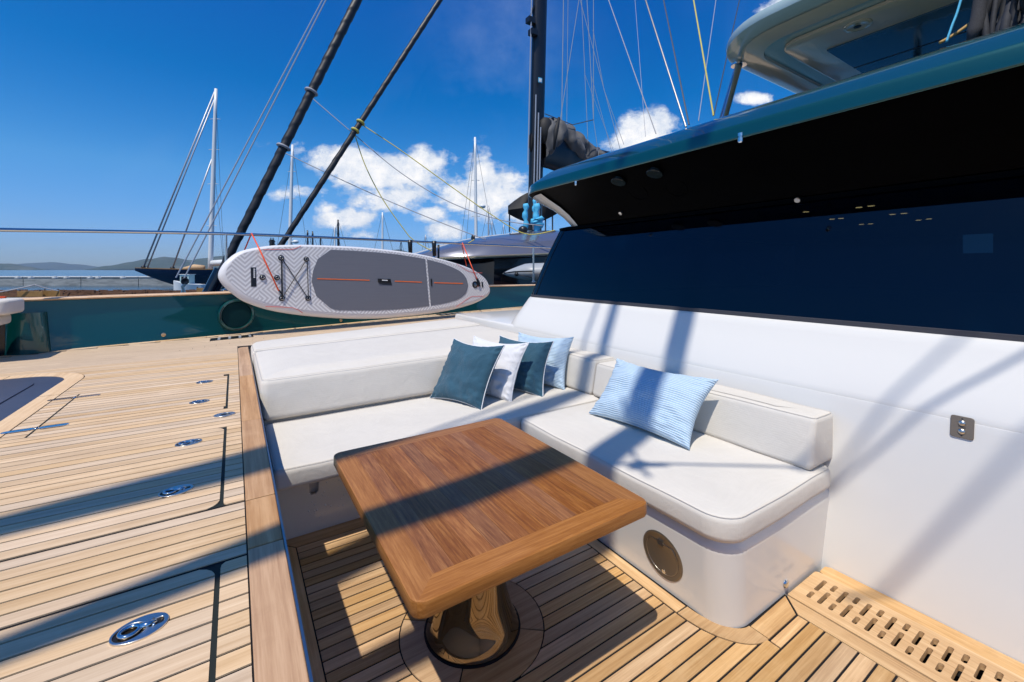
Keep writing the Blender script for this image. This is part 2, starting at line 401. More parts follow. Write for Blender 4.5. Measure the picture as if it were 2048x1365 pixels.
# tinted glass
t = NT('tinted_glass'); t.t.nodes.remove(t.b)
fr = t.n('ShaderNodeFresnel'); fr.inputs['IOR'].default_value = 1.52
gl = t.n('ShaderNodeBsdfGlossy'); gl.inputs['Roughness'].default_value = .01; gl.inputs['Color'].default_value = (.9, .95, 1, 1)
tp = t.n('ShaderNodeBsdfTransparent'); tp.inputs['Color'].default_value = (.05, .06, .09, 1)
df = t.n('ShaderNodeBsdfDiffuse'); df.inputs['Color'].default_value = (.0004, .001, .004, 1)
a1 = t.n('ShaderNodeMixShader'); a1.inputs[0].default_value = .55; t.l(tp.outputs[0], a1.inputs[1]); t.l(df.outputs[0], a1.inputs[2])
a2 = t.n('ShaderNodeMixShader'); t.l(fr.outputs[0], a2.inputs[0]); t.l(a1.outputs[0], a2.inputs[1]); t.l(gl.outputs[0], a2.inputs[2])
t.l(a2.outputs[0], t.t.nodes['Material Output'].inputs[0]); M['glass'] = t.m
def emis(name, col, st):
    t = NT(name); t.set(Base_Color=col, Emission_Color=col); t.b.inputs['Emission Strength'].default_value = st; return t.m
M['lamp'] = emis('warm_cabin_lamp', (1, .72, .22), 9)
# water
t = NT('sea_water'); c = t.coord((1, 1, 1)); c2 = t.coord((.35, 1, 1), rot=(0, 0, .5))
h = t.math('ADD', t.noise(c, 1.1, 6, .62), t.math('MULTIPLY', t.noise(c2, .18, 3, .5), 1.5))
t.set(Base_Color=(.012, .06, .11), Roughness=.12); t.b.inputs['IOR'].default_value = 1.33; t.bump(h, .35, .22); M['water'] = t.m
# concrete
t = NT('harbour_concrete'); c = t.coord((.25, .25, 1.2)); n = t.noise(c, 1.3, 8, .7, .3)
t.set(Base_Color=t.ramp(n, [(.3, (.13, .14, .14)), (.55, (.30, .31, .30)), (.75, (.42, .42, .39))]), Roughness=.85); M['concrete'] = t.m
M['conc_top'] = plain('pale_concrete', (.62, .62, .60), .8, var=.15, nscale=1)
M['rust'] = plain('rusty_wood_deck', (.12, .055, .025), .9, var=.8, nscale=9, bump=1.0, bscale=12)
M['beam'] = plain('weathered_timber', (.22, .12, .035), .85, var=.4, nscale=8, bump=.5)
def hillmat(name, lo, hi):
    t = NT(name); n = t.noise(t.coord((.004, .004, .012)), 1.0, 8, .65, .4); n2 = t.noise(t.coord((.001, .001, .002)), 1.4, 5, .6)
    t.set(Base_Color=t.mix(t.math('MULTIPLY', t.math('SUBTRACT', n, .5), 5, clamp=True), lo, hi), Roughness=1)
    t.b.inputs['Specular IOR Level'].default_value = 0
    return t.m
M['hill_far'] = hillmat('far_hill_scrub', (.07, .10, .125), (.10, .13, .14)); M['hill'] = hillmat('hill_scrub', (.055, .08, .075), (.13, .14, .125))
M['sand'] = plain('bare_rock', (.52, .40, .30), .9)
M['town'] = plain('town_walls', (.5, .45, .4), .9, var=.5, nscale=.05)
M['nwin'] = plain('dark_saloon_glass', (.010, .006, .008), .08)
M['bglass'] = plain('blue_hull_glass', (.003, .014, .05), .06)
M['cover'] = fabric('grey_sail_cover', (.10, .10, .105), 60, .6, .25, .6)
M['bimini'] = plain('black_canvas', (.008, .008, .009), .7, bump=.3, bscale=3)
M['fender'] = plain('grey_inflatable', (.34, .36, .38), .4)
M['hard'] = plain('warm_grey_hardtop', (.60, .53, .42), .12, var=.03, coat=.6)
M['hard_edge'] = plain('pale_green_hardtop_edge', (.36, .48, .50), .12, coat=.6)
M['skylight'] = plain('skylight_tint', (.05, .12, .19), .05, coat=1)
M['tarp'] = plain('slate_hatch_cover', (.055, .065, .10), .4, var=.25, nscale=3, bump=.6, bscale=4)
M['board_white'] = plain('board_white', (.70, .69, .70), .35, var=.02)
t = NT('board_zigzag'); uvn = t.n('ShaderNodeTexCoord').outputs['UV']; sp = t.n('ShaderNodeSeparateXYZ'); t.l(uvn, sp.inputs[0])
def pp(x, s): return t.math('PINGPONG', x, s)
cell = t.math('FLOOR', t.math('MULTIPLY', t.math('ADD', sp.outputs[0], sp.outputs[1]), 2.1))
zz = t.math('ADD', sp.outputs[1], pp(sp.outputs[0], .14))
zy = t.math('ADD', sp.outputs[0], pp(sp.outputs[1], .11))
sel = t.math('GREATER_THAN', t.math('FRACT', t.math('MULTIPLY', t.math('FLOOR', t.math('DIVIDE', sp.outputs[0], .28)), .37)), .5)
z1 = t.math('ADD', t.math('MULTIPLY', zz, t.math('SUBTRACT', 1, sel)), t.math('MULTIPLY', zy, sel))
st = t.math('GREATER_THAN', t.math('FRACT', t.math('DIVIDE', z1, .056)), .5)
t.set(Base_Color=t.mix(st, (.72, .71, .71), (.50, .48, .49)), Roughness=.4); M['zigzag'] = t.m
t = NT('deck_pad_grey'); c = t.coord((1, 1, 60)); t.set(Base_Color=t.mix(t.noise(c, 3, 4), (.115, .12, .15), (.155, .16, .185)), Roughness=.7); M['pad'] = t.m
M['pad_orange'] = plain('pad_orange', (.85, .16, .02), .6)
M['redline'] = plain('thin_red_print', (.62, .10, .08), .5)
M['label_white'] = plain('white_print', (.8, .8, .8), .5)
M['gold'] = plain('brass_bolt', (.65, .50, .32), .3, .8)
M['mesh_grey'] = plain('speaker_mesh', (.003, .030, .036), .6, spec=.1)
M['net'] = plain('dark_rope_bundle', (.02, .022, .03), .8, var=.8, nscale=30)
M['navy_dark'] = plain('dark_navy_panel', (.004, .007, .016), .15)

ZD = -.82      # foredeck level (eye level is 0)
ZF = -1.52     # cockpit floor
SEAM = .0068; PITCH = .0595

# ------------------------------------------------------------------ sea, hills, breakwater
sea = MB(); sea.rings([[(9000 * math.cos(a), 9000 * math.sin(a), -3.0) for a in [2 * math.pi * k / 64 for k in range(64)]]], cap0=True, cap1=False)
o = sea.build('sea', M['water']); o['kind'] = 'structure'
def hill(name, pts, dist, depth, mat):
    """pts: (bearing px, ridge height px) -> a ridge mesh of real size at that distance"""
    V = []; n = 260; xs0, xs1 = pts[0][0], pts[-1][0]
    rows = 10
    for j in range(rows + 1):
        tt = j / rows
        for i in range(n + 1):
            x = xs0 + (xs1 - xs0) * i / n
            for (a, ha), (b, hb) in zip(pts, pts[1:]):
                if a <= x <= b: u = (x - a) / (b - a); u = u * u * (3 - 2 * u); h = ha + (hb - ha) * u
            d = dist + depth * tt
            prof = math.sin(math.pi * min(1, tt * 1.0) * .5) if tt < 1 else 1
            H = (h / F) * (dist + depth) * prof
            k = noise.fractal(Vector((x * .02, tt * 3, dist * .001)), 1, 2, 5)
            H *= (1 + .10 * k)
            p = ray(x, 540); V.append(Vector((p.x * d, p.y * d, -3.2 + max(H, 0) + (3.0 if tt else 0))))
    n1_ = n + 1
    Fc = [(j * n1_ + i, j * n1_ + i + 1, (j + 1) * n1_ + i + 1, (j + 1) * n1_ + i) for j in range(rows) for i in range(n)]
    Fc += [((rows) * n1_ + i, rows * n1_ + i + 1, i + 1, i) for i in range(n)]
    o = mk(name, V, Fc, mat, None, True); o['kind'] = 'structure'; return o
hill('far_hills', [(-900, 10), (-500, 14), (-200, 10), (0, 8), (60, 13), (100, 15), (150, 11), (210, 5), (420, 4), (700, 3)], 6000, 1500, M['hill_far'])
hill('headland_hills', [(-500, 3), (-200, 10), (-40, 14), (20, 12), (60, 6), (90, .5)], 4500, 600, M['hill'])
hill('town_hills', [(170, .5), (215, 8), (260, 15), (300, 22), (325, 27), (350, 24), (380, 18), (400, 22), (450, 27), (520, 22), (600, 20), (700, 24), (760, 34), (800, 40), (840, 30), (900, 30), (1010, 22), (1100, 20), (1500, 14), (2600, 20)], 4200, 1400, M['hill'])
br = thing('breakwater', 'long grey concrete breakwater with a pale top across the water', 'breakwater')
pA = onZ(-420, 572, -3.0); pB = onZ(620, 571.5, -3.0)
dr = (pB - pA).normalized(); nr = Vector((-dr.y, dr.x, 0))
L = (pB - pA).length; nseg = 9
for k in range(nseg):
    a = pA + dr * (L * k / nseg + .06); b = pA + dr * (L * (k + 1) / nseg - .06)
    MB().prism([a, b, b + nr * 3.5, a + nr * 3.5], -3.4, -1.42).build('wall_section', M['concrete'], br)
    MB().prism([a - nr * .12, b - nr * .12, b + nr * 3.6, a + nr * 3.6], -1.415, -1.27).build('coping', M['conc_top'], br)
for k, x in enumerate((36, 62, 110, 133, 180, 197, 246)):
    c = onZ(x, 557, -1.27); d = c * 1.0
    m = MB(); m.lathe((c.x, c.y, -1.27), (0, 0, 1), [(.35, 0), (.35, .1), (.16, .14), (.16, .2), (.25, .26), (.2, .32)], 10)
    tag(m.build('bollard', M['conc_top'], None, True, 40), 'small pale mooring bollard standing on the long concrete breakwater', 'bollard', 'bollards along the breakwater')
# pier with rusty boards and timbers beside the neighbouring yacht
pier = struct('pier')
q = [onZ(-900, 586, -1.5), onZ(430, 586, -1.5), onZ(430, 640, -1.5), onZ(-900, 640, -1.5)]
MB().prism(q, -3.4, -1.52).build('pier_slab', M['concrete'], pier)
c0 = q[0]; ex = (q[1] - q[0]).normalized(); ey = (q[3] - q[0]).normalized()
MB().prism([c0, q[1], q[1] + ey * 2.2, c0 + ey * 2.2], -1.52, -1.50).build('pale_edge', M['conc_top'], pier)
m = MB()
for k in range(1700):
    a = c0 + ex * R.uniform(20, (q[1] - q[0]).length - .2) + ey * R.uniform(2.0, 11)
    ang = R.uniform(-.5, .5); l_ = R.uniform(.25, .8); w_ = R.uniform(.05, .12); h_ = R.uniform(.04, .26)
    u = (ex * math.cos(ang) + ey * math.sin(ang)) * l_; v = Vector((-u.y, u.x, 0)).normalized() * w_
    m.prism([a, a + u, a + u + v, a + v], -1.5, -1.5 + h_)
o = m.build('timber_litter', M['rust'], pier); o['kind'] = 'stuff'
def beam(x0, x1, ytop, ybot, f, lab):
    a = at(x0, ytop, f); b = at(x1, ytop, f); z0 = at(x0, ybot, f).z; d = ray(0.5 * (x0 + x1), 540); d = Vector((d.x, d.y, 0)).normalized() * .5
    m = MB(); m.prism([a, b, b + d, a + d], z0, a.z)
    e = thing('timber_block', lab, 'timber block'); m.build('beam', M['beam'], e)
    w = (b - a)
    for q_ in (.1, .9):
        m = MB(); c = a + w * q_ + d * .5; m.lathe((c.x, c.y, a.z), (0, 0, 1), [(.03, 0), (.03, .06), (.01, .07)], 8); m.build('bolt', M['wire'], e)
beam(34, 85, 583, 594, 17.5, 'left one of two weathered yellow-brown timber blocks on the pier'); beam(86, 120, 582, 594, 17.9, 'right one of two weathered timber blocks side by side on the pier')
beam(393, 410, 577, 586, 20, 'small brown timber block at the end of the pier under the stay')
# mooring line on pier
m = MB(); m.tube(sag(at(-60, 592, 17), at(70, 570, 17.5), .05), .025, 6); m.tube(sag(at(70, 570, 17.5), at(118, 582, 17.9), .03), .02, 6)
tag(m.build('mooring_rope', M['greyrope'], None, True), 'pale mooring rope rising to a peak over the timber blocks on the pier', 'rope')
m = MB(); m.box(-.10, .10, -.08, .08, 0, .12); o = m.build('red_fuel_can', M['orange']); c = at(4, 594, 17); o.location = c - Vector((0, 0, .1)); tag(o, 'small red can lying on the pier at the far left edge', 'can')

# ------------------------------------------------------------------ yachts behind the breakwater
def far_mast(px, ytop, ybot, f, w, mat, lab, grp=None, spread=(), hull=None, rake=0, name='sailing_yacht', stays=((-.22, 1.0), (.2, 1.0)), radar=None):
    e = thing(name, lab, 'sailing yacht', grp)
    top = at(px + rake, ytop, f); bot = at(px, ybot, f); bot.z = min(bot.z, -1.6)
    n = 8
    m = MB(); m.tube([bot.lerp(top, k / n) for k in range(n + 1)], [w * (1 - .4 * (k / n) ** 2) for k in range(n + 1)], 10)
    m.build('mast', mat, e, True)
    H = (top - bot).length
    rt = Vector((CT, -ST, 0))
    for s in spread:
        p = bot.lerp(top, s); m = MB(); m.tube([p - rt * H * .028, p + Vector((0, 0, .1)), p + rt * H * .028], .05, 6); m.build('spreader', mat, e, True)
    for dx, hh in stays:
        m = MB(); m.tube([bot + rt * H * dx + Vector((0, 0, 1)), bot.lerp(top, hh)], .028 * f / 70, 5); m.build('stay', M['wire'], e)
    if radar:
        p = bot.lerp(top, radar); m = MB(); m.ball(p + rt * .9, .5, 1, 1, .6); m.tube([p, p + rt * .9], .08, 6); m.build('radar_dome', M['alu'], e, True)
    if hull:
        x0, x1, z0, z1, hm = hull
        a = at(x0, 540, f); b = at(x1, 540, f); a.z = b.z = 0
        rg = []
        dv = (b - a); wd = Vector((ST, CT, 0))
        for k in range(13):
            u = k / 12; hw = 2.6 * math.sin(math.pi * (min(1, .06 + u * 1.05)) ** .8) + .05 if u < .98 else 1.2
            hw = 2.8 * (1 - (1 - u) ** 2.2) * (1 if u < .8 else 1 - (u - .8) * 1.2) + .04
            ztop = z1 + .9 * (u - .55) ** 2; zb = z0 + (z1 - z0) * .95 * max(0, 1 - u / .38) ** 1.4
            c = a + dv * u
            rg.append([c + wd * hw + Vector((0, 0, ztop)), c + wd * hw * .75 + Vector((0, 0, (ztop + zb) / 2)), c + Vector((0, 0, zb)), c - wd * hw * .75 + Vector((0, 0, (ztop + zb) / 2)), c - wd * hw + Vector((0, 0, ztop))])
        MB().rings(rg).build('hull', hm, e, True, 50)
        m = MB()
        m.rings([[r[0] + Vector((0, 0, .02)), r[0] + Vector((0, 0, .12)), r[4] + Vector((0, 0, .12)), r[4] + Vector((0, 0, .02))] for r in rg]); m.build('teak_deck', M['beam'], e)
    return e, top, bot
e, top, bot = far_mast(420, 178, 548, 72, .38, M['alu'], 'big navy sloop with a tall white mast moored beyond the breakwater', None, (.28, .5, .68, .84), (270, 560, -3.05, -.0, M['navy']), rake=12, stays=((.075, .97), (.075, .62)))
for (x0, y0), hh, r_ in (((287, 535), 1.0, .13), ((294, 538), .96, .11), ((345, 537), .66, .12)):
    m = MB(); a = at(x0, y0, 72); m.tube([a, bot.lerp(top, hh)], r_, 8); m.build('furled_headsail', M['wire_l'], e, True)
    m = MB(); m.ball(a, .35); m.build('furler_drum', M['black'], e, True)
m = MB(); a = at(368, 538, 71); b = at(408, 536, 71); m.tube([a, a.lerp(b, .5) + Vector((0, 0, .15)), b], [.25, .5, .4], 8); m.build('covered_tender', plain('tan_cover', (.55, .36, .2), .8), e, True)
m = MB(); m.tube([at(424, 527, 72), at(470, 524, 72)], .5, 10); m.build('boom_cover', M['alu'], e, True)
# small fishing boat in front of the breakwater
e = thing('fishing_boat', 'small white fishing boat with a wheelhouse below the bow of the navy sloop', 'fishing boat')
a = at(348, 570, 64); b = at(408, 570, 64); dv = b - a; wd = Vector((ST, CT, 0)); rg = []
for k in range(9):
    u = k / 8; hw = 1.0 * math.sin(math.pi * min(.97, .04 + u * .75)); zt = -2.1 + .5 * (1 - u) ** 2 - .1 * u
    c = Vector((a.x, a.y, 0)) + Vector((dv.x, dv.y, 0)) * u
    rg.append([c + wd * hw + Vector((0, 0, zt)), c + wd * hw * .6 + Vector((0, 0, -3.1)), c - wd * hw * .6 + Vector((0, 0, -3.1)), c - wd * hw + Vector((0, 0, zt))])
MB().rings(rg).build('hull', M['alu'], e, True, 40)
rt = Vector((CT, -ST, 0))
c = Vector((a.x, a.y, 0)) + Vector((dv.x, dv.y, 0)) * .3
m = MB(); m.prism([c - wd * .6, c - wd * .6 + rt * 1.3, c + wd * .6 + rt * 1.3, c + wd * .6], -2.3, -.75); m.build('wheelhouse', plain('pale_green_paint', (.45, .62, .6), .5), e)
m = MB(); m.prism([c - wd * .62 + rt * .2, c - wd * .62 + rt * 1.1, c - wd * .6 + rt * 1.1, c - wd * .6 + rt * .2], -1.6, -1.0); m.build('window', M['nwin'], e)
m = MB(); m.prism([c - wd * .7 - rt * .1, c - wd * .7 + rt * 1.4, c + wd * .7 + rt * 1.4, c + wd * .7 - rt * .1], -.75, -.66); m.build('roof', M['alu'], e)
far_mast(578, 290, 500, 70, .30, M['alu'], 'white-masted sailing yacht seen behind the raised end of the paddle board', None, (.3, .6, .8), rake=7, stays=((-.12, .95), (.0, .98), (.16, 1)), radar=.28)
far_mast(953, 275, 492, 60, .24, M['alu'], 'sailing yacht with one tall grey-white mast left of the black mast', None, (.45, .7), rake=-3, stays=((-.14, 1.0), (-.09, 1), (.16, 1)), radar=.52)
G = 'thin masts of yachts far across the marina'
for k, (x, y, f, w, mt, lab) in enumerate([
    (617, 461, 90, .22, 'carbon', 'left of two short black masts behind the paddle board'), (627, 463, 90, .22, 'carbon', 'right of two short black masts behind the paddle board'),
    (643, 473, 95, .2, 'carbon', 'lowest black mast just above the left half of the paddle board'), (671, 451, 95, .2, 'alu', 'grey mast right beside the tallest black far mast'),
    (678, 440, 88, .28, 'carbon', 'tallest of the distant black masts above the paddle board'), (765, 425, 90, .24, 'alu', 'lone thin white mast above the middle of the paddle board'),
    (802, 482, 120, .2, 'carbon', 'short dark mast left of the strapped rail post'), (851, 470, 120, .2, 'wire_l', 'thin grey mast between the two strapped rail posts'),
    (977, 412, 90, .2, 'wire_l', 'thin grey mast just right of the tall grey-white mast'), (984, 443, 110, .16, 'wire_l', 'short thin mast left of the black awning'),
    (1007, 449, 120, .18, 'wire_l', 'far short mast below the black awning'), (1025, 463, 120, .18, 'wire_l', 'far tiny mast next to the neighbouring yacht mast foot'),
    (585, 482, 110, .2, 'wire_l', 'tiny distant mast right beside the second furled stay'), (1293, 400, 90, .1, 'wire_l', 'hidden far mast')]):
    if x > 1100: continue
    far_mast(x, y, 500, f, w, M[mt], lab, G, (.75,) if k % 2 == 0 else (), rake=-2 if x < 700 else 0, stays=((-.2, 1.0), (.25, 1.0)))
# small black radar arch tower and flag
e = thing('signal_mast', 'squat black signal mast with aerials left of the second furled stay', 'signal mast')
m = MB(); p = at(544, 492, 40); m.tube([p, at(544, 480, 40)], .22, 8); m.tube([at(538, 484, 40), at(550, 484, 40)], .06, 6); m.tube([at(539, 489, 40), at(550, 489, 40)], .06, 6)
for x in (541, 544, 547): m.tube([at(x, 484, 40), at(x, 476, 40)], .035, 5)
m.build('tower', M['black'], e)
e = thing('flag', 'tiny red and white flag flying left of the neighbouring yacht roof', 'flag')
a = at(897, 500, 40); m = MB(); m.tube([at(897, 502, 40), at(897, 484, 40)], .03, 5); m.build('flagstaff', M['wire_l'], e)
m = MB(); m.rings([[at(897 + k * 1.2, 487 + k * .8 + i * 3, 40 + .2 * math.sin(k)) for i in range(2)] for k in range(4)], False, False, False); m.build('red_band', M['orange'], e)
m = MB(); m.rings([[at(897 + k * 1.2, 490.2 + k * .8 + i * 3, 40 + .2 * math.sin(k)) for i in range(2)] for k in range(4)], False, False, False); m.build('white_band', M['label_white'], e)

# ------------------------------------------------------------------ neighbouring dark yacht
NY = thing('neighbour_yacht', 'dark silver-blue yacht with a black mast and furled black headsails moored alongside', 'yacht')
rg = []
for k in range(15):
    u = k / 14; X = -.6 + 24 * u; hw = 3.0 * (1 - (1 - u) ** 2.6) + .05; zt = -.75 + .25 * (1 - u) ** 2
    rg.append([(X, 12.9 - hw, zt), (X + .0, 12.9 - hw * .85, -2.2), (X, 12.9, -3.3), (X, 12.9 + hw * .85, -2.2), (X, 12.9 + hw, zt)])
MB().rings(rg).build('hull', M['bglass'], NY, True, 50)
# dark window band
m = MB(); m.rings([[(5.2, 12.2, .40), (5.2, 13.6, .40), (5.2, 13.6, -.8), (5.0, 12.2, -.8)], [(6.5, 11.0, .42), (6.5, 14.8, .42), (6.4, 14.9, -.8), (6.4, 10.9, -.8)],
                   [(9, 10.5, .5), (9, 15.3, .5), (9, 15.4, -.8), (9, 10.4, -.8)], [(18, 10.4, .6), (18, 15.4, .6), (18, 15.5, -.8), (18, 10.3, -.8)]])
m.build('saloon_window', M['nwin'], NY, True, 30)
# crowned roof
rg = []
for k, (X, hw, ze, zc) in enumerate([(4.4, .5, .30, .36), (4.9, 1.3, .34, .52), (5.8, 2.0, .38, .82), (7.0, 2.35, .44, 1.08), (9.0, 2.55, .55, 1.36), (12, 2.6, .62, 1.55), (18, 2.6, .68, 1.6)]):
    s_ = [(X, 12.9 - hw, ze - .06), (X, 12.9 - hw, ze)]
    for j in range(9):
        a = math.pi * j / 8; s_.append((X, 12.9 - hw * .97 * math.cos(a), ze + .05 + (zc - ze) * math.sin(a) ** .8))
    s_ += [(X, 12.9 + hw, ze), (X, 12.9 + hw, ze - .06)]
    rg.append(s_)
MB().rings(rg).build('coachroof', M['silver'], NY, True, 35)
m = MB(); m.rings([[Vector(r[1]) + Vector((0, -.01, -.05)), Vector(r[1]) + Vector((0, -.03, -.02)), Vector(r[1]) + Vector((0, -.03, .01)), Vector(r[1]) + Vector((0, .02, .02))] for r in rg]); m.build('roof_trim', M['gold'], NY)
# mast: leans aft
mb, mt_ = at(1069, 462, 16), at(1080, 0, 16)
md = (mt_ - mb)
m = MB(); rgs = []
for k in range(8):
    c = mb + md * (k / 7 * 1.9)
    rgs.append([c + Vector((math.cos(a) * .30, math.sin(a) * .19, 0)) for a in [2 * math.pi * i / 16 for i in range(16)]])
m.rings(rgs); m.build('mast', M['carbon'], NY, True, 60)
for x0, y0, y1 in ((1066, 460, 190), (1072, 460, 226), (1077, 455, 255), (1056, 330, -20)):
    m = MB(); m.tube([at(x0, y0, 15.6), at(x0 + (y0 - y1) * .022, y1, 15.6)], .024, 6); m.build('halyard', M['wire_l'], NY)
for (x, y) in ((1061, 42), (1066, 66)):
    m = MB(); m.box(*(at(x, y, 15.7).x + d for d in (-.14, .14)), *(at(x, y, 15.7).y + d for d in (-.12, .12)), at(x, y, 15.7).z - .1, at(x, y, 15.7).z + .1); m.build('deck_light', M['black'], NY)
m = MB(); m.tube([at(1057, 45, 15.8), at(1068, 12, 15.8)], .04, 6); m.build('light_bracket', M['black'], NY)
m = MB(); c = at(1080.5, 161, 15.62); m.box(c.x - .08, c.x + .08, c.y - .01, c.y + .01, c.z - .09, c.z + .09); m.build('mast_sticker', M['bluerope'], NY)
m = MB(); c = at(1080.5, 161, 15.60); m.box(c.x - .055, c.x + .055, c.y - .01, c.y + .01, c.z - .06, c.z + .06); m.build('sticker_frame', M['label_white'], NY)
# boom and sail cover
secs = [(1084, 243, 300, 334), (1100, 236, 298, 338), (1118, 240, 292, 345), (1138, 252, 300, 352), (1158, 270, 306, 356), (1180, 290, 318, 360), (1202, 304, 330, 362), (1240, 312, 338, 364)]
def lerp_sec(t_):
    k = min(int(t_), len(secs) - 2); u = t_ - k; return [a + (b - a) * u for a, b in zip(secs[k], secs[k + 1])]
def sect(x, yt, yb, w, seed, fold=0.0, n=48):
    a = onY(x, yt, 12.8); b = onY(x, yb, 12.8); out = []
    for i in range(n):
        q_ = 2 * math.pi * i / n; cy = math.cos(q_); sz = math.sin(q_)
        zz_ = (a.z + b.z) / 2 + (a.z - b.z) / 2 * (abs(sz) ** .8) * (1 if sz > 0 else -1)
        ww = w * (1 - .75 * max(0, sz) ** 1.5)
        g = fold * (abs(math.sin(x * .16 + zz_ * 1.1 + .8 * math.sin(zz_ * 3))) - .5) + fold * 1.2 * noise.noise(Vector((x * .09, zz_ * 2.2, seed)))
        out.append(Vector((a.x, 12.8 + (ww * (abs(cy) ** .7) + g) * (1 if cy > 0 else -1), zz_ + fold * .5 * noise.noise(Vector((x * .2, 0, 3))) * (1 if sz > .9 else 0))))
    return out
ns = 70
MB().rings([sect(q_[0], q_[1], q_[2] + 18 - 26 * math.exp(-((q_[0] - 1120) / 16) ** 2), .42, 1, .16) for q_ in (lerp_sec(t_ / ns * (len(secs) - 1)) for t_ in range(ns + 1))]).build('sail_cover', M['cover'], NY, True, 60)
MB().rings([sect(x, ym - 30, yb, .26, 0) for i, (x, yt, ym, yb) in enumerate(secs)]).build('boom', M['carbon'], NY, True, 60)
m = MB(); m.tube([at(1118, 236, 15.4), at(1112, 262, 15.2), at(1108, 300, 15.2)], [.05, .09, .03], 8); m.build('cover_toggle', M['bimini'], NY, True)
m = MB(); m.ball(at(1092, 262, 15.9), .42, .8, .6, 1.2); m.ball(at(1062, 285, 15.8), .18, .5, .5, 2); m.build('stowed_sail_head', M['bimini'], NY, True)
# black awning behind
m = MB(); rg = []
for k in range(9):
    u = k / 8; x = 1016 + 98 * u
    top_ = 440 - 62 * math.sin(math.pi * (.10 + .5 * u)) if False else 412 - 30 * math.sin(math.pi * .5 * min(1, u * 1.7))
    bot_ = 428 + 18 * math.sin(math.pi * u)
    rg.append([at(x, top_, 18.5), at(x, top_, 21.5), at(x, bot_ - 3, 21.5), at(x, bot_, 18.5), at(x, (top_ + bot_) / 2, 18.2)])
m.rings(rg); m.build('awning', M['bimini'], NY, True, 50)
for x in (1019, 1049, 1091, 1105):
    m = MB(); m.tube([at(x, 425, 18.6), at(x, 465, 18.6)], .035, 6); m.build('awning_pole', M['wire'], NY)
for x, y0, y1, w in ((1051, 408, 460, .09), (1073, 408, 470, .10), (1068, 400, 440, .05), (1074, 438, 452, .2)):
    m = MB(); m.tube([at(x + 1.2 * math.sin(k * 1.3), y0 + (y1 - y0) * k / 8, 15.3) for k in range(9)], [w * (1 + .35 * math.sin(k * 2.2)) for k in range(9)], 8); m.build('blue_halyard_coil', M['bluerope'], NY, True)
m = MB(); m.ball(at(1046, 461, 15), .17, 1, 1, .9); m.ball(at(946, 478, 14), .1, .6, 1, 1.4); m.ball(at(1052, 471, 15), .09); m.build('winch', M['black'], NY, True)
# furled headsails on their stays (spiral wrapped)
def furled(name, a, b, r, parent, turns=46):
    n = 420; N = 18; d = (b - a).normalized(); q1 = d.orthogonal().normalized(); q2 = d.cross(q1); rg = []
    for k in range(n + 1):
        u = k / n; c = a.lerp(b, u); w = r * (.78 + .30 * math.sin(math.pi * min(1, u * 1.1)) ** .7) * (1 + .07 * noise.noise(Vector((u * 60, r * 9, 0))))
        ring = []
        for i in range(N):
            t_ = 2 * math.pi * i / N; ph = (t_ - 2 * math.pi * turns * u) % (2 * math.pi) / (2 * math.pi)
            ring.append(c + (q1 * math.cos(t_) + q2 * math.sin(t_)) * w * (1 + .13 * (ph - .5)))
        rg.append(ring)
    return MB().rings(rg).build(name, M['sailcloth'], parent, True, 50)
s1a, s1b = onY(420, 588, 12.9), onY(715, 0, 12.9); s2a, s2b = onY(556, 500, 12.9), onY(880, 0, 12.9)
furled('furled_genoa', s1a.lerp(s1b, .03), s1a.lerp(s1b, 2.2), .112, NY); furled('furled_staysail', s2a.lerp(s2b, -.25), s2a.lerp(s2b, 2.0), .075, NY)
m = MB(); m.tube([s1a.lerp(s1b, -.02), s1a.lerp(s1b, .07)], .17, 12); m.build('furler_fairing', M['navy_dark'], NY, True, 60)
m = MB(); m.tube([at(462, 482, 10.8), at(462, 508, 10.8)], .02, 6)
for (x0, y0), (x1, y1), r_ in (((352, 556), (645, 0), .016), ((366, 562), (652, 0), .016)):
    m = MB(); a = onY(x0, y0, 12.9); b = onY(x1, y1, 12.9); m.tube([a, a.lerp(b, 2.0)], r_, 6); m.build('bobstay_wire', M['wire_l'], NY)
m = MB(); c = onY(370, 563, 12.9); m.lathe(c, (.2, -1, 0), [(.02, -.02), (.07, -.03), (.085, 0), (.07, .03), (.02, .02)], 16); m.build('snatch_block', M['black'], NY, True, 40)
m = MB(); m.tube([onY(370, 568, 12.9), onY(365, 574, 12.9), onY(367, 580, 12.9), onY(361, 594, 12.9)], .035, 6); m.tube([onY(367, 578, 12.9), onY(370, 594, 12.9)], .03, 6); m.build('shackle', M['steel'], NY)
# ropes tied between the furled sails and the roof
def rope(name, pts, r, mat, lab, cat='rope', parent=None, n=5):
    m = MB(); m.tube(smooth_path(pts, 8), r, n); o = m.build(name, mat, parent, True)
    if lab: tag(o, lab, cat)
    return o
P = lambda x, y, f=13.0: at(x, y, f)
rope('tie_rope', [P(612, 186), P(700, 262), P(800, 345), P(900, 405), P(1000, 440), P(1085, 452)], .014, M['greyrope'], 'grey tie rope running from the upper furled sail down to the awning')
rope('tie_rope', [P(556, 300), P(640, 340), P(760, 395), P(880, 445), P(972, 480)], .014, M['greyrope'], 'lowest grey tie rope falling rightwards from the thick furled sail')
rope('tie_rope', [P(715, 244), P(800, 300), P(900, 372), P(980, 428), P(1050, 468), P(1110, 461)], .015, M['yellow'], 'straight yellow tie rope from the thinner furled sail to the roof winch')
rope('tie_rope', [P(706, 258), P(730, 330), P(765, 398), P(810, 462), P(824, 478), P(850, 495), P(880, 505), P(925, 492), P(948, 480)], .015, M['yellow'], 'slack yellow rope hanging from the thinner furled sail over the guard rail')
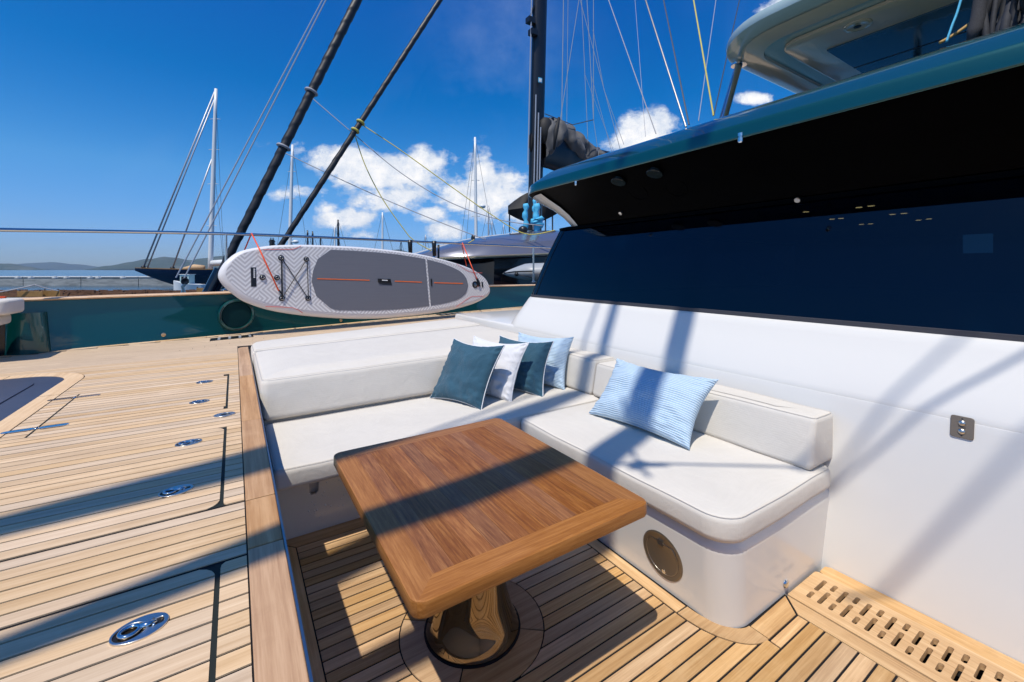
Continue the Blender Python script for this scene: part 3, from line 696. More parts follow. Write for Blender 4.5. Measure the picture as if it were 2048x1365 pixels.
for k, (x, y, s_) in enumerate([(625, 185, s1a), (570, 295, s1a), (722, 246, s2a), (710, 262, s2a)]):
    a, b = (s1a, s1b) if k < 2 else (s2a, s2b); u = (y - (588 if k < 2 else 500)) / ((0) - (588 if k < 2 else 500))
    c = min((a.lerp(b, j / 400) for j in range(-40, 440)), key=lambda p: abs((1024 + F * (p.x * CT - p.y * ST) / (p.x * ST + p.y * CT)) - x) + abs(540 - F * p.z / (p.x * ST + p.y * CT) - y))
    d = (b - a).normalized(); m = MB(); m.lathe(c, d, [(.17 if k < 2 else .12, -.03), (.185 if k < 2 else .13, 0), (.17 if k < 2 else .12, .03)], 16); m.build('lashing', M['greyrope'] if k < 2 else M['yellow'], NY, True)
# thin rigging of the neighbour behind our roof
for (x0, y0), (x1, y1), w in [((1123, 262), (1127, 0), .010), ((1133, 300), (1136, 0), .006), ((1105, 340), (1158, 0), .008), ((1176, 285), (1163, 0), .007), ((1187, 240), (1174, 0), .008), ((1187, 240), (1187, 0), .008),
                              ((1187, 240), (1200, 330), .006), ((1246, 320), (1160, 0), .007), ((1225, 310), (1182, 150), .005), ((1248, 290), (1208, 180), .006), ((1208, 180), (1186, 60), .006), ((1234, 320), (1170, 150), .004)]:
    m = MB(); a = at(x0, y0, 16.5); b = at(x1, y1, 16.5); e_ = a.lerp(b, 1.6 if y1 == 0 else 1); m.tube([a, e_], w * 1.6, 5); m.build('shroud', M['wire_l'], NY)
m = MB(); m.tube([at(1187, 240, 16.3), at(1145, 250, 16.2), at(1090, 228, 16)], .018, 6); m.build('reef_line', M['wire'], NY)
# grey inflatable hanging between the boats
e = thing('inflatable_tender', 'grey pointed inflatable tender stowed on deck beyond the tail of the paddle board', 'inflatable boat')
rg = []
for k in range(11):
    u = k / 10; x = 1005 + 90 * u; hh = 21 * min(1, (u * 1.9) ** .75); cy_ = 548 + 1 * u - 4 * u
    c1 = at(x, cy_ - hh * .9, 11.0); c2 = at(x, cy_ + hh * .75, 11.0)
    rg.append([(c1 + c2) / 2 + Vector((ST, CT, 0)) * .45 * min(1, u * 1.6 + .03) * math.sin(a) + Vector((0, 0, (c1.z - c2.z) / 2 * math.cos(a) + .001)) for a in [2 * math.pi * i / 14 for i in range(14)]])
MB().rings(rg).build('tube_hull', M['fender'], e, True, 60)
m = MB(); m.tube([at(1008, 547, 10.75), at(1030, 544, 10.5), at(1066, 543, 10.5)], .018, 5); m.build('rubbing_strake', M['black'], e)
m = MB(); m.ball(at(1033, 549, 10.52), .055); m.tube([at(1033, 549, 10.5), at(1066, 556, 10.5)], .01, 5); m.build('lifting_handle', M['black'], e, True)

# ------------------------------------------------------------------ own yacht: bulwark path
BP = [(-9.2, .1), (-8.6, 1.6), (-7, 3.1), (-4.6, 4.65), (-3.0, 5.45), (-1.64, 6.146), (.18, 6.6), (1.9, 7.06), (3.62, 7.53), (6, 8.0), (9, 8.3), (14, 8.4)]
BPs = smooth_path([(x, y, 0) for x, y in BP], 8)
def yb(x):
    for a, b in zip(BPs, BPs[1:]):
        if a.x <= x <= b.x: return a.y + (b.y - a.y) * (x - a.x) / max(b.x - a.x, 1e-6)
    return BPs[0].y if x < BPs[0].x else BPs[-1].y
def ztop(x): return -.278 if x < 0 else -.278 - .01 * x

# ------------------------------------------------------------------ foredeck: base and planks
deck = struct('foredeck')
XL = -4.6
port = [(p.x, p.y + .02) for p in BPs]
base = [(.128, -6.5), (.128, 3.3), (.128, 5.02), (14, 5.6)] + [p for p in reversed(port)] + [(p.x, .2 - p.y) for p in BPs if p.x < .1] 
pit_in = (-2.7, -1.06, 1.9, 4.76)
m = MB(); m.prism(base, ZD - .3, ZD - .0035)
m.build('caulking_bed', M['caulk'], deck)
GR = [(-.043, -.031, -3, 1.452), (-.043, -.031, 1.825, 2.69), (-.043, -.031, 3.075, 4.02), (-.860, -.850, 3.03, 3.93)]   # grooves x0,x1,y0,y1
def corner_cut(y, ye, r, up):  # how far a rounded panel corner eats into x at row y
    d = (ye - y) if up else (y - ye)
    return 0 if d >= r or d < 0 else r - math.sqrt(max(0, r * r - (r - d) ** 2))
pit = rr(pit_in[0] - .1, pit_in[1] + .1, pit_in[2] - .1, pit_in[3] + .12, .40, 10)
def pit_x(y):
    xs = []
    for a, b in zip(pit, pit[1:] + pit[:1]):
        if (a[1] - y) * (b[1] - y) <= 0 and a[1] != b[1]: xs.append(a[0] + (b[0] - a[0]) * (y - a[1]) / (b[1] - a[1]))
    return (min(xs), max(xs)) if len(xs) > 1 else None
def deck_spans(y):
    xr = .0305; cuts = []
    if y < 1.452: cuts.append((-.043 - corner_cut(y, 1.452, .055, True), -.031 + corner_cut(y, 1.452, .022, True)))
    if 1.80 < y < 2.70: cuts.append((-.043 - corner_cut(y, 1.80, .055, False) - corner_cut(y, 2.70, .05, True), -.031 + corner_cut(y, 1.80, .022, False)))
    if 3.055 < y < 4.03: cuts.append((-.043 - corner_cut(y, 3.055, .055, False) - corner_cut(y, 4.03, .055, True), -.031 + corner_cut(y, 3.055, .022, False)))
    if 3.03 < y < 3.93: cuts.append((-.860, -.850))
    p = pit_x(y)
    if p: cuts.append((p[0] - .006, p[1] + .006))
    xl = XL; res = []
    for a, b in sorted(cuts):
        if a > xl: res.append((xl, a))
        xl = max(xl, b)
    res.append((xl, xr)); return [s_ for s_ in res if s_[1] - s_[0] > .012]
def plank(name, poly, z, parent, mat, h=.006, kind=None):
    return MB().prism(poly, z - h, z).build(name, mat, parent)
def rowpoly(spans, ys):
    n = min(len(s_) for s_ in spans)
    if any(len(s_) != len(spans[0]) for s_ in spans): spans = [spans[len(spans) // 2]] * len(spans)
    out = []
    for k in range(len(spans[0])):
        L_ = [(spans[i][k][0], ys[i]) for i in range(len(ys))]; R_ = [(spans[i][k][1], ys[i]) for i in range(len(ys))]
        out.append([L_[0]] + R_ + L_[:0:-1])
    return out
rows = []
y = -.9
# rows are laid out so that hatch edges fall on seams
def addrows(y0, y1, g0=.0, g1=.0):
    n = max(1, round((y1 - y0) / PITCH)); w = (y1 - y0) / n
    for k in range(n): rows.append((y0 + k * w + (g0 if k == 0 else SEAM / 2), y0 + (k + 1) * w - (g1 if k == n - 1 else SEAM / 2)))
addrows(-.9, 1.457, 0, .008); addrows(1.457, 1.795, .007, .006); addrows(1.795, 2.70, .009, .003); addrows(2.70, 3.05, .002, .004); addrows(3.05, 5.05, .004, .0026)
far = MB(); cnt = 0
for (a, b) in rows:
    ys = [a + .0001, a + (b - a) * .2, a + (b - a) * .5, a + (b - a) * .8, b - .0001]
    for poly in rowpoly([deck_spans(q_) for q_ in ys], ys):
        # drop what lies left of the view; butt joint at XL
        dz = R.uniform(-.0005, .0005)
        plank('plank', poly, ZD + dz, deck, M['teak_x'])
        cnt += 1
ybase = 5.05
k = 0
while ybase + k * PITCH < 8.0:
    a = ybase + k * PITCH + SEAM / 2; b = a + PITCH - SEAM; k += 1
    # clip by bulwark
    x0 = XL; x1 = 13.5
    while x0 < x1 and yb(x0) - .10 < b: x0 += .02
    if x0 >= x1 - .1: break
    if a < 5.42:   # daybed blocks
        far.prism([(x0, a), (.03, a), (.03, b), (x0, b)], ZD - .006, ZD)
        if a > 5.0: far.prism([(.2, a), (.9 + (a - 5.05) * 4, a), (.9 + (a - 5.05) * 4, b), (.2, b)], ZD - .006, ZD)
    else:
        xa = x0
        while xa < x1:
            xb = min(x1, xa + 2.2); far.prism([(xa, a), (xb - .004, a), (xb - .004, b), (xa, b)], ZD - .006, ZD); xa = xb
o = far.build('far_planking', M['teak_x'], deck); o['kind'] = 'stuff'
# margin board along the bulwark
m = MB()
for a, b in zip(BPs, BPs[1:]):
    if a.x > -4.6: MB().prism([(a.x, a.y - .095), (b.x - .002, b.y - .095), (b.x - .002, b.y), (a.x, a.y)], ZD - .006, ZD + .0005).build('margin_board', M['teak_x'], deck)
# forward deck beyond the photograph
m = MB(); k = 0
yy = -6.0
while yy < 6.2:
    m.prism([(-9.0 + abs(yy - .1) * .62, yy), (XL - .003, yy), (XL - .003, yy + PITCH - SEAM), (-9.0 + abs(yy - .1) * .62, yy + PITCH - SEAM)], ZD - .006, ZD) if abs(yy) < 5.2 else None
    yy += PITCH
o = m.build('forward_planking', M['teak_x'], deck); o['kind'] = 'stuff'
m = MB(); yy = -5.6
while yy < -.95:
    m.prism([(XL, yy), (.1, yy), (.1, yy + PITCH - SEAM), (XL, yy + PITCH - SEAM)], ZD - .006, ZD); yy += PITCH
o = m.build('starboard_planking', M['teak_x'], deck); o['kind'] = 'stuff'
# groove gutters
for x0, x1, y0, y1 in GR:
    MB().box(x0 - .001, x1 + .001, max(y0, -.9), y1, ZD - .02, ZD - .0025).build('hatch_gutter', M['gutter'], deck)
for cx_, cy_ in ((-.062, 1.434), (-.062, 1.818), (-.062, 3.072)):
    MB().box(cx_ - .04, cx_ + .035, cy_ - .014, cy_ + .014, ZD - .02, ZD - .0028).build('hatch_gutter', M['gutter'], deck)
# pit with slate cover
pitp = thing('foredeck_skylight', 'sunken slate-grey skylight cover framed in pale teak at the left edge of the deck', 'deck skylight')
frame_out = rr(pit_in[0] - .1, pit_in[1] + .1, pit_in[2] - .1, pit_in[3] + .12, .40, 10); frame_in = rr(*pit_in[:2], *pit_in[2:], .30, 10)
shape2d('frame', frame_out, [frame_in], ZD - .012, ZD + .001, M['teak_y'], pitp, .0)
MB().prism(rr(pit_in[0] + .001, pit_in[1] - .001, pit_in[2] + .001, pit_in[3] - .001, .30, 10), ZD - .05, ZD - .0015).build('cover', M['tarp'], pitp)
m = MB(); m.prism(rr(pit_in[0] + .2, pit_in[1] - .14, pit_in[2] + .2, pit_in[3] - .16, .2, 10), ZD - .02, ZD + .006); m.build('raised_panel', M['tarp'], pitp, True, 30)
for x, y0, y1 in ((pit_in[1] + .05, 3.98, 3.983), (-1.45, 4.76, 4.88)):
    MB().box(x - .05 if y1 - y0 < .01 else x, x + .05 if y1 - y0 < .01 else x + .003, y0, y1, ZD - .001, ZD + .0015).build('joint', M['caulk'], pitp)
# varnished capping boards along the cockpit edge
cap = thing('cockpit_coaming_board', 'darker varnished teak capping board edging the cockpit, thin steel strip along it', 'capping board')
for y0, y1 in ((-.9, 1.472), (1.478, 1.785), (1.792, 2.738), (2.744, 3.9), (3.904, 5.36)):
    MB().rings([[(p[0], p[1], z) for p in rr(.0345 + d, .1255 - d, y0 + d, y1 - d, [.003, .003, .003, .06 if y1 > 5 else .003], 4)] for d, z in ((0, ZD - .01), (0, ZD + .001), (.002, ZD + .003))]).build('board', M['teak_cap'], cap)
MB().box(.1262, .132, -.9, 5.2, ZD - .03, ZD + .004).build('edge_strip', M['steel'], cap)
# hinge plates
for yy, sx in ((3.83, 0), (3.19, 0)):
    e = thing('hatch_hinge', 'oval steel hinge plate across the hatch gap, %s the slate skylight' % ('at the corner of' if yy > 3.5 else 'nearer the camera beside'), 'hinge')
    for x0, x1 in ((-.98, -.862), (-.848, -.735)):
        m = MB(); m.prism(rr(x0, x1, yy - .019, yy + .019, .0185, 6), ZD - .001, ZD + .0035); m.build('leaf', M['chrome'], e)
    m = MB(); m.tube([(-.855, yy - .016, ZD + .001), (-.855, yy + .016, ZD + .001)], .007, 10); m.build('knuckle', M['chrome'], e, True)
# latches
def latch(x, y, lab, s=1.0, ang=.12):
    e = thing('deck_latch', lab, 'deck latch', 'flush pull latches in the deck hatches', (x, y, ZD))
    ca, sa = math.cos(ang), math.sin(ang)
    def T(p): return (x + s * (p[0] * ca - p[1] * sa), y + s * (p[0] * sa + p[1] * ca))
    outer = [T(p) for p in ellipse(0, 0, .052, .040, 36)]
    hole = [T(p) for p in ellipse(-.018, 0, .0295, .0265, 24)]
    slot = [T(p) for p in rr(.0145, .043, -.011, .011, .006, 4)]
    for nm, o_, hs_, z0, z1, mt in (('flange', outer, [hole, slot], ZD - .002, ZD + .0045, M['latch_steel']),):
        q_ = shape2d(nm, o_, hs_, z0, z1, mt, None, .0008); q_.parent = e; q_.matrix_parent_inverse = Matrix.Translation(e.location).inverted()
    m = MB(); m.prism([T(p) for p in ellipse(0, 0, .050, .038, 36)], ZD - .004, ZD + .0011)
    m.build('recess', plain('dark_bronze', (.07, .052, .035), .25, .8), e)
    cx_, cy_ = T((-.018, 0)); rg_ = [(cx_ + .0175 * s * math.cos(a), cy_ + .0155 * s * math.sin(a), ZD + .0055) for a in [2 * math.pi * k / 24 for k in range(24)]]
    m = MB(); m.tube(rg_, .0048 * s, 10, closed=True)
    a0, a1 = T((.0, 0)), T((.030, 0)); m.tube([(a0[0], a0[1], ZD + .0052), (a1[0], a1[1], ZD + .004)], [.008 * s, .005 * s], 10)
    r_ = m.build('pull_ring', M['chrome'], e, True)
    p0, p1 = T((.024, -.014)), T((.024, .014)); m = MB(); m.tube([(p0[0], p0[1], ZD + .004), (p1[0], p1[1], ZD + .004)], .003 * s, 8); m.build('pivot', M['chrome'], e, True)
latch(-.18, 1.282, 'largest, nearest flush steel pull latch, in the hatch at the bottom left'); latch(-.18, 2.01, 'flush steel pull latch lying in the broad shadow band on the middle hatch')
latch(-.18, 2.535, 'flush steel pull latch on the middle hatch just beyond the shadow band'); latch(-.18, 3.284, 'flush steel pull latch on the far hatch beside the round filler')
latch(-.18, 3.846, 'farthest small flush pull latch, nearest the green bulwark')
e = thing('deck_filler', 'round steel deck filler with a dark open hole beside the capping board', 'deck filler')
shape2d('flange', ellipse(-.045, 2.918, .052, .040, 32), [ellipse(-.04, 2.918, .024, .021, 24)], ZD - .002, ZD + .0050, M['latch_steel'], e, .001)
MB().prism(ellipse(-.045, 2.918, .045, .034, 32), ZD - .004, ZD + .0012).build('well', M['black'], e)
# floor grilles beside bulwark
for (x0, y0, x1, y1, lab) in ((-.235, 6.02, .20, 6.19, 'black slotted deck drain with grey bars near the round air vent'), (3.1, 7.13, 3.65, 7.3, 'black slotted deck drain just left of the white coaming corner')):
    e = thing('deck_drain', lab, 'deck drain')
    sl_ = .22
    pts = [(x0, y0), (x1, y0 + (x1 - x0) * sl_), (x1 + .0, y0 + .23 + (x1 - x0) * sl_), (x0 + .0, y0 + .23)]
    MB().prism(pts, ZD - .002, ZD + .003).build('grating', M['black'], e)
    for k in range(4):
        u = .17 + .24 * k; xx = x0 + (x1 - x0) * u; yy = y0 + (x1 - x0) * u * sl_
        MB().prism([(xx, yy + .01), (xx + .026, yy + .015), (xx + .026, yy + .225), (xx, yy + .22)], ZD + .003, ZD + .007).build('bar', M['wire_l'], e)

# ------------------------------------------------------------------ bulwark
bw = thing('bulwark', 'glossy dark teal bulwark along the side deck, teak capping rail on top', 'bulwark')
def wallstrip(path, zt, inward, mat, name, th=.14, z0=-.9):
    rg = []
    for i, p in enumerate(path):
        t_ = (path[min(i + 1, len(path) - 1)] - path[max(i - 1, 0)]); nrm = Vector((-t_.y, t_.x, 0)).normalized() * inward
        z1 = zt(p.x); rg.append([(p.x, p.y, z0), (p.x, p.y, ZD + .02), (p.x + nrm.x * .012, p.y + nrm.y * .012, ZD + .06), (p.x + nrm.x * .03, p.y + nrm.y * .03, z1),
                                 (p.x + nrm.x * th, p.y + nrm.y * th, z1), (p.x + nrm.x * (th + .15), p.y + nrm.y * (th + .15), -2.0), (p.x + nrm.x * (th - .9), p.y + nrm.y * (th - .9), -3.3)])
    return MB().rings(rg).build(name, mat, bw, True, 40)
pathP = [p for p in BPs if p.x >= -1.98]
pathF = [p for p in BPs if p.x <= -2.2]
wallstrip(pathP, lambda x: ztop(x) - .035, 1, M['teal'], 'panel')
wallstrip(pathF, lambda x: ztop(x) - .035, 1, M['teal'], 'panel')
pathS = [Vector((p.x, .2 - p.y, 0)) for p in BPs]
wallstrip(pathS, lambda x: ztop(x) - .035, -1, M['teal'], 'panel')
def caprail(path, s, nm):
    for (i0, i1) in [(0, len(path) // 2 + 1), (len(path) // 2, len(path))]:
        rg = []
        seg = path[i0:i1]
        for i, p in enumerate(seg):
            t_ = (seg[min(i + 1, len(seg) - 1)] - seg[max(i - 1, 0)]); nrm = Vector((-t_.y, t_.x, 0)).normalized() * s
            z1 = ztop(p.x); c = Vector((p.x, p.y, z1 - .017)) + nrm * .085
            rg.append([c + nrm * .085 * math.cos(a) * (abs(math.cos(a)) ** -.4 if abs(math.cos(a)) > .05 else 1) + Vector((0, 0, .018 * math.sin(a))) for a in [2 * math.pi * k / 12 for k in range(12)]])
        MB().rings(rg).build('capping_rail', M['rail_teak'], bw, True, 50)
caprail([p for p in BPs if p.x >= -1.9], 1, '')
caprail([p for p in BPs if p.x <= -2.0], 1, '')
caprail(pathS, -1, '')
# end post at the left, then a panel coloured dark as the shadow in the opening beyond
m = MB(); c = Vector((-1.70, yb(-1.7) + .01, 0))
m.rings([[(c.x + (.13 + .03 * (1 - u)) * math.cos(a), c.y + .10 * math.sin(a), ZD + (.40) * u) for a in [2 * math.pi * k / 20 for k in range(20)]] for u in (0, .3, .6, .9, .97, 1.0)])
m.build('end_post', M['teal'], bw, True, 50)
m = MB(); m.prism([(-1.75, yb(-1.75) + .04), (-2.4, yb(-2.4) + .04), (-2.4, yb(-2.4) + .12), (-1.75, yb(-1.75) + .12)], -1.2, -.36); m.build('shade_panel', M['navy_dark'], bw)
# bolts and vent
nv = Vector((.24, -.97, 0)).normalized()
for px_, py_, lab in ((327, 670, 0), (682, 641, 0)):
    x_ = -.69 if px_ < 400 else 1.37
    d = ray(px_, py_); f_ = 1
    for _ in range(30): f_ = (yb(d.x * f_) - .005) / d.y
    c = d * f_; m = MB(); m.lathe(c, nv, [(.022, -.004), (.022, .004), (.013, .006), (.012, .002), (.003, .002)], 18); m.build('washer', M['gold'], bw, True, 30)
d = ray(473, 630); f_ = 1
for _ in range(30): f_ = (yb(d.x * f_) - .01) / d.y
c = d * f_
m = MB(); m.lathe(c, nv, [(.205, -.01), (.205, .012), (.195, .028), (.172, .028), (.165, .012), (.165, -.01)], 40); vent = m.build('air_vent', M['teal'], bw, True, 35)
m = MB(); m.lathe(c, nv, [(.164, .0), (.160, .012), (.003, .014)], 40); m.build('vent_mesh', M['mesh_grey'], vent, True, 30)
for a in (-.3, 1.8, 3.9):
    m = MB(); pts = []
    ax = Vector((nv.y, -nv.x, 0)); 
    for k in range(9):
        q_ = a + k * .12; pts.append(c + nv * .029 + (ax * math.cos(q_) + Vector((0, 0, 1)) * math.sin(q_)) * .184)
    m.tube(pts, .006, 6); m.build('vent_slot', M['black'], vent)
# cushion at far left behind the post
e = thing('bow_cushion', 'beige bow seat cushion resting at the far left end of the bulwark', 'seat cushion')
slab('pad', -3.4, -1.66, 5.55, 5.95, .06, roundprof(-.40, -.265, .03), M['canvas'], e)
slab('lower_pad', -3.4, -1.74, 5.57, 5.93, .05, roundprof(-.50, -.405, .03), M['canvas'], e)
slab('plinth', -3.4, -1.95, 5.6, 5.9, .05, [(0, -.82), (0, -.505)], M['navy_dark'], e)

# ------------------------------------------------------------------ stainless guard rail
gr = thing('guard_rail', 'polished stainless guard rail running above the teal bulwark', 'guard rail')
RP = [(-4.6, 5.05, .27), (-3.0, 5.75, .34), (-1.845, 6.2, .385), (-.085, 6.65, .462), (2.557, 7.3, .50), (5.728, 7.95, .515), (9, 8.4, .52)]
RP = [Vector(p) for p in RP]
# fit heights to the surveyed sight lines
def fit(px, py, x):
    d = ray(px, py); yy = yb(x) + .08; return d * (yy / d.y)
RP = [onY(-420, 452, 5.0), onY(-150, 456, 5.6), onY(0, 460, 6.0), onY(230, 463.5, 6.4), onY(452, 468, 6.67), onY(640, 475, 6.98), onY(820, 483, 7.25), onY(950, 489, 7.5), onY(1080, 495, 7.75), onY(1180, 499, 8.0), onY(1300, 502, 8.2)]
m = MB(); m.tube(smooth_path(RP, 6), .019, 12); m.build('top_rail', M['chrome'], gr, True)
for px_, py_, r_ in ((452, 468, .016), (1067, 494, .02)):
    p = onY(px_, py_, 6.67 if px_ < 500 else 7.74); m = MB(); m.tube([p, (p.x, p.y, -.28)], r_, 10); m.lathe((p.x, p.y, -.275), (0, 0, 1), [(.04, 0), (.04, .02), (.02, .03)], 14); m.build('stanchion', M['chrome'], gr, True, 50)
for px_, py_, yv, bl in ((820, 483, 7.25, 1), (868, 485, 7.33, 1)):
    p = onY(px_, py_, yv); m = MB(); m.tube([p + Vector((0, 0, .0)), (p.x, p.y, -.28)], .02, 10); m.build('stanchion', M['chrome'], gr, True)
    m = MB(); m.tube([p + Vector((0, 0, .02)), p + Vector((0, -.005, -.06)), (p.x + .01, p.y, p.z - .25)], [.045, .04, .034], 10); m.build('webbing_strap', M['black'], gr, True)
p = onY(877, 490, 7.36); m = MB(); m.tube([p, (p.x, p.y, -.28)], .02, 10); m.build('flag_socket', M['black'], gr, True)

# ------------------------------------------------------------------ paddle board
bd = thing('paddle_board', 'white inflatable paddle board with a zigzag print, lashed on edge along the guard rail', 'paddle board')
n0 = Vector((-.20, 1, -.14)); n0.normalize(); O0 = Vector((0, 6.18, -.15))
def onB(x, y, off=0.0):
    d = ray(x, y); t_ = (O0.dot(n0)) / d.dot(n0); return d * t_ - n0 * off
U = (Vector((1, .2, 0))).normalized(); Vv = n0.cross(U).normalized(); 
if Vv.z < 0: Vv = -Vv
outl = [(436, 553), (440, 538), (453, 521), (480, 503), (530, 493), (575, 490.5), (619, 490.5), (719, 495), (819, 506), (885, 520), (935, 536), (965, 554.6), (976, 573), (977, 588), (965, 599), (938, 611), (885, 624), (819, 633), (752, 638), (686, 637.6), (619, 633), (569, 626.7), (526, 617.7), (486, 603), (460, 584.5), (443, 568)]
def closed_smooth(pts, n=5):
    N = len(pts); out = []
    for i in range(N):
        p0, p1, p2, p3 = [Vector((*pts[(i + k) % N], 0)) for k in (-1, 0, 1, 2)]
        for k in range(n):
            t_ = k / n; out.append(.5 * ((2 * p1) + (p2 - p0) * t_ + (2 * p0 - 5 * p1 + 4 * p2 - p3) * t_ * t_ + (3 * p1 - p0 - 3 * p2 + p3) * t_ ** 3))
    return out
ol = [onB(p.x, p.y) for p in closed_smooth(outl)]
cen = sum(ol, Vector()) / len(ol)
def inset(d):
    out = []; N = len(ol)
    for i in range(N):
        t_ = (ol[(i + 2) % N] - ol[i - 2]).normalized(); nn = n0.cross(t_); 
        if nn.dot(cen - ol[i]) < 0: nn = -nn
        out.append(ol[i] + nn * d)
    return out
Rb = .066
shift = (U * .35 + Vv * .45) * .035
rgs = []
for a in [math.pi * k / 10 for k in range(11)]:
    d = Rb * (1 - math.sin(a)); o_ = -Rb * math.cos(a)    # from front (-n0 side, camera) to back
    rgs.append([p + n0 * (o_) + shift * (1 - math.sin(a)) * (1 if o_ < 0 else 0) for p in inset(d)])
rgs[0] = [p + n0 * (-Rb) + shift for p in inset(Rb)]
side = MB(); side.rings(rgs, False, True); side.build('side_rail', M['board_white'], bd, True, 50)
# printed face with UVs in metres
face = [p - n0 * (Rb + .001) + shift for p in inset(Rb * .8)]
me = bpy.data.meshes.new('printed_face'); me.from_pydata([tuple(p) for p in face], [], [tuple(range(len(face)))]); me.update()
uv = me.uv_layers.new(name='UVMap')
for li, lp in enumerate(me.loops):
    p = me.vertices[lp.vertex_index].co - cen; uv.data[li].uv = (p.dot(U) + 5, p.dot(Vv) + 5)
me.materials.append(M['zigzag']); o = bpy.data.objects.new('printed_face', me); COL.objects.link(o); o.parent = bd
FR = Rb + .0015
def onF(x, y, off=.004): return onB(x, y) - n0 * (Rb + off)
def fromz(x, y): return (420 + x / 3.0118, 440 + y / 3.0118)      # survey sheet units
def flatpoly(name, pts, off, mat, parent, th=.004, smooth_=False):
    q_ = closed_smooth(pts, 4) if smooth_ else [Vector((*p, 0)) for p in pts]
    # correct for plane offset so the outline keeps its sight line
    def hit(x, y, o_):
        d = ray(x, y); return d * ((O0.dot(n0) - o_) / d.dot(n0))
    return MB().rings([[hit(p.x, p.y, off) for p in q_], [hit(p.x, p.y, off) + n0 * th for p in q_]]).build(name, mat, parent)
padz = [(650, 235), (722, 181), (860, 186), (1000, 196), (1250, 228), (1400, 263), (1500, 302), (1545, 350), (1556, 395), (1540, 440), (1490, 480), (1400, 505), (1250, 528), (1000, 546), (780, 545), (730, 535), (640, 460), (612, 370), (620, 310)]
gapx = [(1296, 180), (1306, 180), (1334, 560), (1322, 560)]
def clipx(poly, f_): 
    out = []
    N = len(poly)
    for i in range(N):
        a, b = poly[i], poly[(i + 1) % N]; fa, fb = f_(a), f_(b)
        if fa <= 0: out.append(a)
        if fa * fb < 0: t_ = fa / (fa - fb); out.append((a[0] + (b[0] - a[0]) * t_, a[1] + (b[1] - a[1]) * t_))
    return out
ps = [(612, 370), (622, 305), (650, 236), (722, 184), (735, 181), (860, 186), (1000, 196), (1130, 209), (1250, 228), (1330, 244), (1400, 263), (1460, 286), (1500, 306), (1528, 328), (1546, 355), (1556, 395), (1550, 425), (1538, 448), (1515, 468), (1490, 482), (1440, 497), (1400, 506), (1320, 519), (1250, 529), (1120, 540), (1000, 546), (780, 545), (760, 542), (728, 533), (640, 458)]
left_ = clipx(ps, lambda p: p[0] - (1296 + (p[1] - 232) * .085)); right_ = clipx(ps, lambda p: (1307 + (p[1] - 232) * .085) - p[0])
flatpoly('deck_pad', [fromz(*p) for p in left_], FR + .004, M['pad'], bd); flatpoly('deck_pad', [fromz(*p) for p in right_], FR + .004, M['pad'], bd)
for a, b in (((646, 355), (961, 364)), ((1114, 370), (1277, 376)), ((1351, 379), (1524, 384))):
    flatpoly('orange_stripe', [fromz(a[0], a[1] - 2.5), fromz(b[0], b[1] - 2.5), fromz(b[0], b[1] + 2.5), fromz(a[0], a[1] + 2.5)], FR + .008, M['pad_orange'], bd)
flatpoly('handle_pocket', [fromz(*p) for p in ((1014, 376), (1092, 378), (1096, 394), (1045, 392), (1022, 386))], FR + .006, plain('pocket_grey', (.035, .04, .05), .7), bd)
hd = flatpoly('carry_handle', [fromz(*p) for p in ((1013, 355), (1050, 357), (1088, 357), (1092, 378), (1014, 375))], FR + .02, M['black'], bd, .012)
flatpoly('handle_print', [fromz(*p) for p in ((1036, 361), (1070, 363), (1070, 368), (1036, 366))], FR + .021, M['label_white'], hd)
flatpoly('leash_bar', [fromz(*p) for p in ((1330, 355), (1337, 355), (1339, 399), (1332, 399))], FR + .012, M['black'], bd)
lb = flatpoly('logo_patch', [fromz(*p) for p in ((245, 287), (277, 287), (280, 403), (248, 403))], FR + .003, M['black'], bd)
for k in range(5):   # illegible white lettering block, letter by letter
    y0 = 294 + k * 11.6; flatpoly('letter', [fromz(262, y0), fromz(271, y0 + 1), fromz(272, y0 + 9.5), fromz(263, y0 + 9.5)], FR + .0035, M['label_white'], lb)
    flatpoly('letter', [fromz(265, y0 + 4), fromz(268.5, y0 + 4), fromz(268.5, y0 + 7), fromz(265, y0 + 7)], FR + .0039, M['black'], lb)
def hit(x, y, o_):
    d = ray(x, y); return d * ((O0.dot(n0) - o_) / d.dot(n0))
rings_ = []
for (x, y, r_) in ((428, 230, 17), (580, 238, 16), (432, 473, 17), (590, 473, 16), (316, 347, 17), (403, 349, 16)):
    q_ = fromz(x, y); c = hit(*q_, FR + .002); rr_ = r_ / 3.01 / F * c.dot(Vector((ST, CT, 0)))
    m = MB(); m.lathe(c, -n0, [(rr_, 0), (rr_ * .98, .008), (rr_ * .6, .014), (.002, .014)], 20); e_ = m.build('ring_patch', M['black'], bd, True, 40)
    m = MB(); m.tube([c - n0 * .016 + (U * math.cos(a) + Vv * math.sin(a)) * rr_ * .5 for a in [2 * math.pi * k / 14 for k in range(14)]], .004, 6, closed=True); m.build('d_ring', M['steel'], e_, True)
for a, b in (((430, 240), (432, 465)), ((440, 242), (586, 466)), ((577, 248), (440, 462)), ((586, 246), (593, 468)), ((434, 240), (438, 465))):
    m = MB(); m.tube([hit(*fromz(*a), FR + .022), hit(*fromz(*b), FR + .022)], .0055, 6); m.build('bungee_cord', M['black'], bd)
